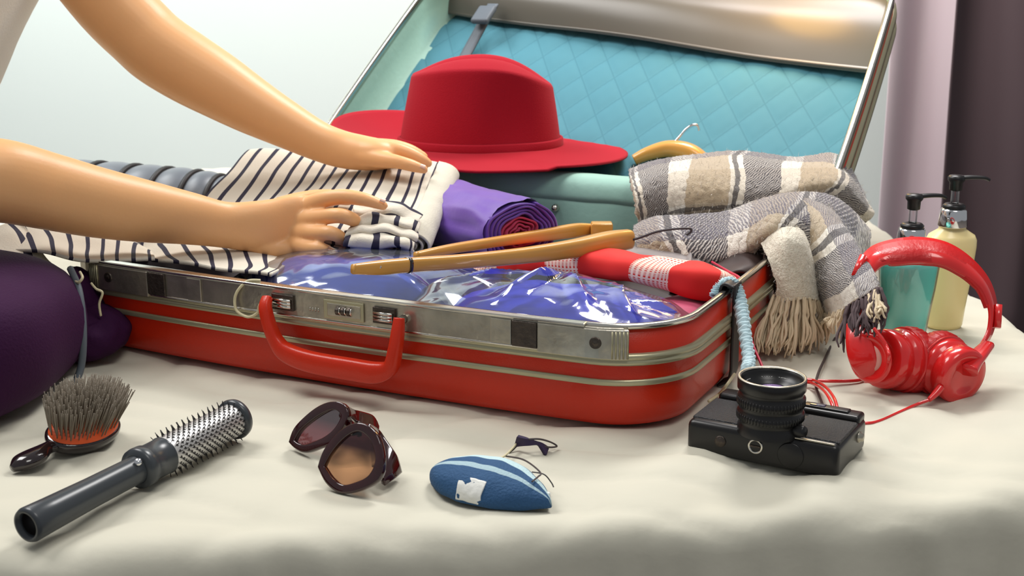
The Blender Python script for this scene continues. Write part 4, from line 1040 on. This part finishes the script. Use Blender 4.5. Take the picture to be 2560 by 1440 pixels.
# ------------------------------------------------------------------ oval cushion brush
cb = thing('hairbrush', PZ(190, 1110, 0), 'oval cushion hairbrush with taupe bristles and an orange pad', 'brush')
ha, hb = PZ(50, 1165, .006), PZ(130, 1118, .010)
hc0 = PZ(205, 1092, .010)
hd = (PZ(285, 1050, .01) - PZ(125, 1118, .01)); hl = hd.length; hd.normalize(); hw_ = V(-hd.y, hd.x, 0); hcn = (PZ(285, 1050, .01) + PZ(125, 1118, .01)) / 2
tube('handle', [PZ(30, 1172, .006), PZ(52, 1158, .008), PZ(85, 1142, .009), PZ(115, 1122, .010), hcn - hd * hl * .40], [(.003, .003), (.010, .006), (.011, .0065), (.0065, .005), (.009, .005)], M['brushblack'], cb, n=22, res=40)
tilt = (Z * .94 - hw_ * .28).normalized(); hw2 = (hw_ - tilt * hw_.dot(tilt)).normalized()
def oval(name, c, prof, m, n=56, **k):
    vs = []
    for (f, h) in prof:
        for j in range(n):
            a = 2 * math.pi * j / n; vs.append(c + hd * (hl * .5 * f * math.cos(a)) + hw2 * (hl * .33 * f * math.sin(a)) + tilt * h)
    return mk(name, vs, grid_faces(len(prof), n, False, True), m, cb, **k)
oval('head', hcn, [(.02, -.007), (.6, -.007), (.92, -.004), (1.0, .001), (1.0, .004), (.95, .0055), (.8, .006)], M['brushblack'])
oval('cushion', hcn, [(.93, .0050), (.92, .0072), (.80, .0105), (.5, .0135), (.2, .0145), (.01, .0147)], M['orange'])
L_ = []; rnd = random.Random(3)
for i in range(-9, 10):
    for j in range(-7, 8):
        x, y = i / 9.4 + (j % 2) * .05, j / 7.6
        if x * x + y * y > .86: continue
        r = math.hypot(x, y); b = hcn + hd * (hl * .5 * x) + hw2 * (hl * .33 * y) + tilt * (.0145 - .007 * r * r)
        for q in range(3):
            dv_ = (tilt + hd * (x * .32 + rnd.uniform(-.06, .06)) + hw2 * (y * .28 + rnd.uniform(-.06, .06))).normalized()
            ln = .030 * rnd.uniform(.9, 1.05)
            L_.append(tube_data([b, b + dv_ * ln * .5 + V(rnd.uniform(-.0006, .0006), 0, 0), b + dv_ * ln], [.00052, .0005, .0004], 4))
vs, fs, uv = merge(L_); mk('bristles', vs, fs, M['bristle'], cb, kind='stuff')

# ------------------------------------------------------------------ round brush
M['barrel'] = mat('brushed_aluminium_barrel', srgb(216, 214, 212), .42, .75)
rbx = thing('round_brush', PZ(320, 1200, 0), 'dark grey round hairbrush with a long handle and a shiny pierced barrel', 'brush')
ra_, rb_ = PZ(66, 1315, .0155), PZ(592, 1045, .0200)
rd = (rb_ - ra_); RL = rd.length; rd.normalize()
lathe('handle', ra_, rd, [(.0085, .004), (.0095, -.0005), (.0118, .0), (.0128, .0025), (.0122, .02), (.0112, .06), (.0108, RL * .46), (.0112, RL * .485)], M['brushgrey'], rbx, n=44)
lathe('handle_hole', ra_, rd, [(.0086, .0035), (.0086, .012), (.0001, .012)], M['black'], rbx, n=30)
cl_ = lathe('collar', ra_, rd, [(.0112, RL * .47), (.0155, RL * .475), (.0160, RL * .49), (.0158, RL * .515), (.0145, RL * .52), (.0145, RL * .60), (.0150, RL * .605), (.0135, RL * .61)], M['brushgrey'], rbx, n=44)
lathe('button', ra_ + rd * RL * .485 + V(.2, -.7, .6).normalized() * .0150, V(.2, -.7, .6), [(.003, 0), (.0028, .0012), (.0001, .0016)], M['chrome'], rbx, n=16)
lathe('barrel', ra_, rd, [(.0140, RL * .60), (.0142, RL * .61), (.0142, RL * .975), (.0140, RL * .98)], M['barrel'], rbx, n=48)
lathe('end_cap', ra_, rd, [(.0142, RL * .968), (.0165, RL * .972), (.0172, RL * .985), (.0165, RL * 1.0), (.012, RL * 1.01), (.0001, RL * 1.012)], M['brushgrey'], rbx, n=44)
bx1, by1, bz1 = basis(rd); L_ = []; L2 = []
for i in range(26):
    for j in range(18):
        a = 2 * math.pi * (j + (i % 2) * .5) / 18; e = bx1 * math.cos(a) + by1 * math.sin(a); c = ra_ + rd * (RL * (.618 + .0136 * i))
        L_.append(tube_data([c + e * .0138, c + e * (.0188 + rnd.uniform(-.0006, .0006)) + rd * rnd.uniform(-.0006, .0006)], [.00042, .0003], 4))
        c2 = c + rd * RL * .0068; tt = rd.cross(e)
        L2.append(([c2 + e * .01435 + rd * (.0010 * math.cos(k)) + tt * (.0012 * math.sin(k)) for k in (0, 1.05, 2.1, 3.14, 4.19, 5.24)], [(0, 1, 2, 3, 4, 5)], None))
vs, fs, uv = merge(L_); mk('bristles', vs, fs, M['black'], rbx, kind='stuff')
vs, fs, uv = merge(L2); mk('barrel_holes', vs, fs, M['black'], rbx, kind='stuff')

# ------------------------------------------------------------------ sunglasses
sg = thing('sunglasses', PZ(870, 1200, 0), 'dark tortoiseshell sunglasses with large amber lenses standing on the sheet', 'sunglasses')
def rim(outer, inner, m, mg, tk=.0042):
    n = 60; O = [cr(outer + [outer[0]], i / n) for i in range(n)]; I = [cr(inner + [inner[0]], i / n) for i in range(n)]
    vs = O + I; fs = [(i, (i + 1) % n, n + (i + 1) % n, n + i) for i in range(n)]
    r_ = mk('rim', vs, fs, m, sg, mods=[('solid', tk, 0), ('bevel', .001, 2)])
    c = sum(I, V(0, 0, 0)) / n; q = (O[0] - O[n // 3]).cross(O[n // 2] - O[n // 3]).normalized()
    vs = [c] + I; zs = [p.z for p in I]; z0, z1 = min(zs), max(zs)
    mk('lens', vs, [(0, 1 + i, 1 + (i + 1) % n) for i in range(n)], mg, r_, uvs=[(p.x - c.x, (p.z - z0) / (z1 - z0)) for p in vs])
def plane_pts(pts, o, nrm):
    out = []
    for a, b in pts:
        r = ray(a, b); t = (o - V(0, 0, H)).dot(nrm) / r.dot(nrm); out.append(V(0, 0, H) + r * t)
    return out
def reflection_tint(m, dark=(.05, .015, .02, 1)):  # dark reflection on the upper lens, put into its tint
    nt = m.node_tree; tr = [n for n in nt.nodes if n.type == 'BSDF_TRANSPARENT'][0]; lo = tuple(tr.inputs[0].default_value)
    uvn = nt.nodes.new('ShaderNodeUVMap'); uvn.uv_map = 'uv'; sx_ = nt.nodes.new('ShaderNodeSeparateXYZ'); rp = nt.nodes.new('ShaderNodeMapRange')
    rp.inputs[1].default_value = .42; rp.inputs[2].default_value = .72
    mx = nt.nodes.new('ShaderNodeMix'); mx.data_type = 'RGBA'; mx.inputs[6].default_value = lo; mx.inputs[7].default_value = dark
    nt.links.new(uvn.outputs[0], sx_.inputs[0]); nt.links.new(sx_.outputs[1], rp.inputs[0]); nt.links.new(rp.outputs[0], mx.inputs[0]); nt.links.new(mx.outputs[2], tr.inputs[0])
reflection_tint(M['lens_brown']); reflection_tint(M['lens_dark'])
o1 = PZ(856, 1228, .003); n1 = V(-.50, -.80, .42).normalized()
rim(plane_pts([(798, 1168), (812, 1128), (842, 1088), (878, 1062), (915, 1060), (948, 1090), (962, 1150), (950, 1200), (905, 1226), (856, 1234), (820, 1210)], o1, n1),
    plane_pts([(814, 1166), (830, 1136), (856, 1104), (886, 1082), (910, 1082), (932, 1106), (942, 1150), (926, 1188), (892, 1206), (860, 1212), (834, 1194)], o1, n1), M['tort'], M['lens_brown'], .0055)
o2 = PZ(768, 1130, .003); n2 = V(-.55, -.75, .42).normalized()
rim(plane_pts([(726, 1106), (742, 1068), (786, 1026), (826, 1006), (862, 1010), (874, 1040), (856, 1080), (832, 1108), (800, 1122), (766, 1132), (742, 1122)], o2, n2),
    plane_pts([(740, 1102), (757, 1074), (794, 1044), (828, 1026), (848, 1028), (856, 1044), (842, 1070), (820, 1090), (796, 1102), (768, 1112), (752, 1110)], o2, n2), M['tort'], M['lens_dark'], .0055)
tube('bridge', [plane_pts([(858, 1038)], o2, n2)[0], PY(868, 1050, .99), PY(878, 1062, .965), plane_pts([(884, 1078)], o1, n1)[0]], [.0035, .003, .003, .0035], M['tort'], sg, n=12, res=20)
tA = plane_pts([(918, 1062), (955, 1150)], o1, n1)
patch('temple', [[tA[0], PY(945, 1078, .945), PY(985, 1135, .93), PY(1000, 1182, .925)], [tA[0].lerp(tA[1], .6), PY(935, 1120, .93), PY(968, 1165, .915), PY(982, 1198, .912)], [tA[1], PY(935, 1165, .92), PY(955, 1196, .905), PY(958, 1212, .905)]], M['tort'], sg, nu=14, nv=24, thick=.004)
tB = plane_pts([(862, 1016), (868, 1042)], o2, n2)
patch('temple', [[tB[0], PY(890, 1030, 1.02), PY(930, 1042, 1.01), PY(945, 1070, .99)], [tB[1], PY(892, 1058, 1.0), PY(925, 1075, .98), PY(945, 1100, .96)]], M['tort'], sg, nu=8, nv=20, thick=.004)
for px, py, Y in ((852, 1038, 1.0), (896, 1085, .925)): lathe('hinge_rivet', PY(px, py, Y - .012), V(-.5, -.8, .4), [(.0001, .0012), (.002, .0009), (.0026, -.001)], M['chrome'], sg, n=14)

# ------------------------------------------------------------------ blue striped pouch
po_ = thing('fabric_pouch', PZ(1230, 1260, 0), 'small oval blue striped fabric pouch with a frayed white patch', 'pouch')
pa, pb_ = PZ(1082, 1166, .012), PZ(1374, 1240, .008)
pd = (pb_ - pa); PL = pd.length; pd.normalize(); pn = V(-pd.y, pd.x, 0); pc = (pa + pb_) / 2
def pouch_mat():
    m = mat('blue_striped_fabric', srgb(36, 72, 112), .8, bump=.5, bscale=500); k = NT(m); u, v = k.uv()
    nz = k.nt.nodes.new('ShaderNodeTexNoise'); nz.inputs['Scale'].default_value = 60; tc = k.nt.nodes.new('ShaderNodeTexCoord'); k.nt.links.new(tc.outputs['Object'], nz.inputs[0])
    vv = k.m('ADD', v, k.m('MULTIPLY', k.m('SUBTRACT', nz.outputs[0], .5), .035))
    s1 = k.m('ADD', k.band(vv, .58, .70), k.m('MULTIPLY', k.band(vv, .40, .46), .7))
    s2 = k.m('MULTIPLY', k.band(vv, .80, .85), .8)
    k.col(k.mix(k.m('MINIMUM', k.m('ADD', s1, s2), 1), srgb(38, 78, 118), srgb(186, 212, 216))); return m
pm = pouch_mat(); vs, uv = [], []; nu, nv = 40, 60
def pouch_pt(a, b, lift=0):
    """a: across 0..1 front to back over the top, b: along"""
    x = -1 + 2 * b; wd = (max(0, 1 - abs(x) ** (1.9 if x > 0 else 2.6))) ** (.9 if x > 0 else .7)
    th = math.pi * (a * 1.16 - .08)
    y = -math.cos(th) * .030 * wd; z = .003 + (.007 + .011 * wd ** .6) * max(0, math.sin(th)) ** .8 * (wd ** .35 if wd > 0 else 0)
    return pc + pd * (x * PL / 2) + pn * (y + .004 * (1 - x * x)) + Z * (z - (.0 if z > .003 else .001) - pc.z * 0) - V(0, 0, pc.z) + Z * lift
for i in range(nu):
    for j in range(nv):
        a, b = i / (nu - 1), j / (nv - 1); p = pouch_pt(a, b); vs.append(p + noise.noise_vector(p * 60) * .0012); uv.append((b, a))
vs2 = [V(p.x, p.y, .0022) for p in vs[:nv]] ; 
mk('pouch_body', vs, grid_faces(nu, nv), pm, po_, uvs=uv, mods=[('solid', .0015, 1)])
rows = [[pouch_pt(a, b, .0006) - pn * .0012 for b in (.36, .43, .50, .57)] for a in (.05, .13, .21, .29)]
patch('white_patch', rows, M['white_cloth'], po_, nu=12, nv=20, thick=.001, amp=.0006, nscale=200)
tube('end_tab', [PY(1335, 1240, .885), PY(1358, 1246, .882), PY(1374, 1250, .88)], [(.003, .0045), (.003, .006), (.002, .006)], M['white_cloth'], po_, n=12, res=10, power=3)
tube('loop_cord', [PZ(a, b, c) for a, b, c in ((1180, 1166, .018), (1225, 1158, .012), (1258, 1142, .008), (1280, 1122, .008), (1292, 1108, .008))], .0009, M['wirelight'], po_, n=6, res=30)
tube('loop_cord', [PZ(a, b, c) for a, b, c in ((1262, 1140, .006), (1310, 1150, .012), (1350, 1180, .016), (1345, 1192, .016), (1330, 1204, .018))], .0007, M['wire'], po_, n=6, res=40)
tube('loop_cord', [PZ(a, b, c) for a, b, c in ((1330, 1180, .012), (1360, 1186, .012), (1378, 1206, .006), (1384, 1218, .003))], .0005, M['wire'], po_, n=6, res=20)
kn = thing('hair_ribbon', PZ(1320, 1115, 0), 'little dark purple ribbon knot with thin loops behind the blue pouch', 'ribbon')
patch('ribbon', [[PZ(a, b, c) for a, b, c in ((1294, 1090, .016), (1320, 1096, .016), (1345, 1104, .012), (1370, 1120, .004))], [PZ(a, b, c) for a, b, c in ((1288, 1116, .004), (1318, 1114, .010), (1345, 1114, .009), (1364, 1138, .002))]], M['knot'], kn, nu=8, nv=24, thick=.003)
tube('thin_loop', [PZ(a, b, c) for a, b, c in ((1322, 1098, .016), (1350, 1098, .014), (1378, 1106, .008), (1392, 1116, .003), (1370, 1118, .006), (1345, 1110, .010))], .0008, M['wire'], kn, n=6, res=40)
tube('thin_loop', [PZ(a, b, c) for a, b, c in ((1294, 1112, .006), (1282, 1124, .003), (1272, 1132, .002))], .0009, M['wire'], kn, n=6, res=10)

# ------------------------------------------------------------------ person: one continuous body, both forearms reaching in
person = thing('person', (-.9, 1.5, FLOOR), 'person in a white top whose two bare forearms reach in to fold the striped shirt', 'person')
parts = []
def limb(pts, n=28, res=60, power=2, flat_=1.0, up=V(0, 1, 0)):
    """pts: (px, py, Y, half thickness in pixels [, depth ratio])"""
    P_ = [PY(a[0], a[1], a[2]) for a in pts]
    rr = [(a[3] / ppm(a[2]), a[3] / ppm(a[2]) * (a[4] if len(a) > 4 else 1)) for a in pts]
    parts.append(tube_data(P_, rr, n, res, up=up, power=power))
    return P_
def ball(p, r, sq=(1, 1, 1)):
    vs = []; nu, nv = 12, 20
    for i in range(nu):
        th = math.pi * i / (nu - 1) - math.pi / 2
        for j in range(nv):
            a = 2 * math.pi * j / nv; vs.append(p + V(r * math.cos(th) * math.cos(a) * sq[0], r * math.cos(th) * math.sin(a) * sq[1], r * math.sin(th) * sq[2]))
    parts.append((vs, grid_faces(nu, nv, False, True), None))
# with up = +Y the tube's first axis lies in the picture plane and the second along depth
limb([(-640, -150, 1.25, 130), (-520, 60, 1.22, 125), (-360, 300, 1.18, 112), (-230, 420, 1.17, 108, .95), (-120, 450, 1.18, 108, .9), (0, 452, 1.20, 104, .88), (120, 478, 1.23, 96, .88), (240, 506, 1.255, 88, .88), (360, 528, 1.28, 78, .86), (470, 546, 1.305, 66, .82), (560, 562, 1.325, 58, .74), (640, 567, 1.34, 66, .55), (700, 568, 1.355, 76, .42), (752, 562, 1.365, 76, .38), (795, 552, 1.375, 66, .36)], 40, 120)
limb([(60, -330, 1.60, 118), (170, -160, 1.575, 108), (275, 0, 1.55, 92), (355, 85, 1.54, 88), (400, 125, 1.535, 88), (470, 170, 1.53, 86), (545, 214, 1.525, 80), (625, 262, 1.52, 70), (705, 306, 1.515, 59), (790, 350, 1.51, 49), (850, 372, 1.505, 46, .9), (905, 382, 1.50, 43, 1.1), (950, 386, 1.495, 38, 1.3), (985, 388, 1.50, 30, 1.3)], 40, 120)
def finger(pts):
    limb([(a[0], a[1], a[2], a[3]) for a in pts], 18, 26); a = pts[-1]; ball(PY(a[0], a[1], a[2]), a[3] / ppm(a[2]) * .98)
# near right hand: index runs out on the cloth, the others curl round the edge
finger([(765, 520, 1.368, 28), (812, 499, 1.352, 21.5), (862, 492, 1.343, 19.5), (912, 499, 1.337, 17), (958, 514, 1.335, 12)])
finger([(755, 552, 1.360, 28), (806, 543, 1.340, 20.5), (848, 539, 1.328, 19.5), (882, 549, 1.332, 17.5), (896, 562, 1.350, 13)])
finger([(745, 582, 1.356, 28), (790, 583, 1.332, 19.5), (826, 583, 1.320, 18.5), (852, 594, 1.326, 16), (862, 606, 1.343, 12)])
finger([(730, 608, 1.354, 26), (768, 619, 1.330, 17.5), (800, 621, 1.320, 16), (822, 629, 1.326, 14), (832, 638, 1.340, 11)])
limb([(620, 600, 1.34, 28), (680, 622, 1.345, 26), (740, 622, 1.35, 24), (790, 632, 1.36, 16)], 18, 26)    # heel of the hand
finger([(700, 520, 1.38, 28), (760, 500, 1.40, 22), (820, 492, 1.41, 19), (870, 498, 1.41, 16)])          # thumb, behind
# far left hand, resting flat: thumb toward the viewer
finger([(905, 388, 1.49, 30), (950, 398, 1.475, 22), (995, 405, 1.465, 17), (1032, 415, 1.462, 15), (1060, 424, 1.462, 10.5)])
finger([(940, 376, 1.495, 27), (985, 374, 1.49, 20), (1022, 384, 1.488, 17.5), (1052, 398, 1.487, 15), (1070, 408, 1.487, 11)])
finger([(935, 372, 1.52, 27), (985, 368, 1.52, 19), (1025, 378, 1.52, 17), (1058, 392, 1.52, 12)])
finger([(925, 372, 1.545, 26), (975, 368, 1.545, 18), (1010, 376, 1.545, 16), (1042, 390, 1.545, 12)])
finger([(915, 374, 1.565, 24), (955, 370, 1.57, 16), (985, 376, 1.57, 14), (1010, 386, 1.57, 10)])
# torso, shoulders and neck, all beyond the left edge of the picture
def ellipse_stack(rows_):
    vs = []; n = 48
    for (c, a, b) in rows_:
        for j in range(n):
            t = 2 * math.pi * j / n; vs.append(c + V(a * math.cos(t), b * math.sin(t), 0))
    fs = grid_faces(len(rows_), n, False, True) + [tuple(range(n))[::-1], tuple((len(rows_) - 1) * n + q for q in range(n))]
    parts.append((vs, fs, None))
TS = [(V(-0.881, 1.50, .03), .12, .17), (V(-0.831, 1.50, .10), .13, .17), (V(-0.771, 1.50, .20), .118, .16), (V(-0.696, 1.49, .32), .112, .165), (V(-0.636, 1.48, .42), .105, .165), (V(-0.611, 1.47, .50), .085, .14), (V(-0.591, 1.46, .56), .055, .07), (V(-0.581, 1.45, .62), .047, .05)]
ellipse_stack(TS)
parts.append(tube_data([V(-.66, 1.38, .47), PY(-640, -150, 1.25)], [.070, .056], 24, 12))
parts.append(tube_data([V(-.66, 1.54, .47), PY(60, -330, 1.60)], [.066, .052], 24, 12))
for yy in (1.42, 1.58): parts.append(tube_data([V(-.90, yy, .09), V(-1.12, yy, .08), V(-1.30, yy, .06)], [.080, .068, .05], 24, 16))
vs, fs, uv = merge(parts)
body = mk('body', vs, fs, M['skin'], person)
rm = body.modifiers.new('r', 'REMESH'); rm.mode = 'VOXEL'; rm.voxel_size = .0017; rm.use_smooth_shade = True
sm = body.modifiers.new('s', 'SMOOTH'); sm.factor = .5; sm.iterations = 4
# white top over the torso
vs = []; n = 60; TSH = TS[:6] + [(TS[6][0] - Z * .01, .058, .075)]
for i in range(40):
    f = i / 39; c = cr([q[0] for q in TSH], f); a = cr([q[1] for q in TSH], f) + .016; b = cr([q[2] for q in TSH], f) + .018
    for j in range(n):
        t = 2 * math.pi * j / n; p = c + V(a * math.cos(t), b * math.sin(t), 0); p += noise.noise_vector(V(p.x * 9, p.y * 9, p.z * 5)) * .012; vs.append(p)
sh_ = mk('white_top', vs, grid_faces(40, n, False, True), M['white_cloth'], person, mods=[('solid', .003, 1)])
for nm, A, B, r0, r1 in (('sleeve', V(-.66, 1.38, .47), PY(-640, -150, 1.25), .082, .074), ('sleeve', V(-.66, 1.54, .47), V(-.66, 1.54, .47).lerp(PY(60, -330, 1.60), .6), .078, .068)):
    tube(nm, [A, A.lerp(B, .5), B], [r0, (r0 + r1) / 2, r1], M['white_cloth'], person, n=36, res=20, caps=False, mods=[('solid', .003, 1)], fn=lambda q, p, t, a: q + noise.noise_vector(q * 14) * .006)
def nail(p, dirn, nrm, l=.0045, w_=.0036):
    d = dirn.normalized(); n_ = nrm.normalized(); s = d.cross(n_).normalized(); vs = []
    for i in range(7):
        for j in range(7):
            a, b = -1 + i / 3, -1 + j / 3; rr = max(0, 1 - max(abs(a), abs(b)) ** 4 * .3)
            vs.append(p + d * (l * a * rr) + s * (w_ * b * rr) - n_ * (.0012 * b * b) + n_ * .0003)
    mk('fingernail', vs, grid_faces(7, 7), M['nail'], person, mods=[('solid', .0006, 1)])
nail(PY(1058, 420, 1.462) + V(.0, -.0042, .0028), V(.9, 0, -.35), V(.1, -.72, .68), .0042, .0030)
nail(PY(956, 508, 1.335) + V(.001, -.0040, .0042), V(.92, 0, -.38), V(.1, -.6, .8), .0040, .0028)
for yy in (1.42, 1.58): tube('trouser_leg', [V(-.88, yy, .095), V(-1.12, yy, .082), V(-1.34, yy, .07)], [.092, .080, .064], M['curtd'], person, n=32, res=20)
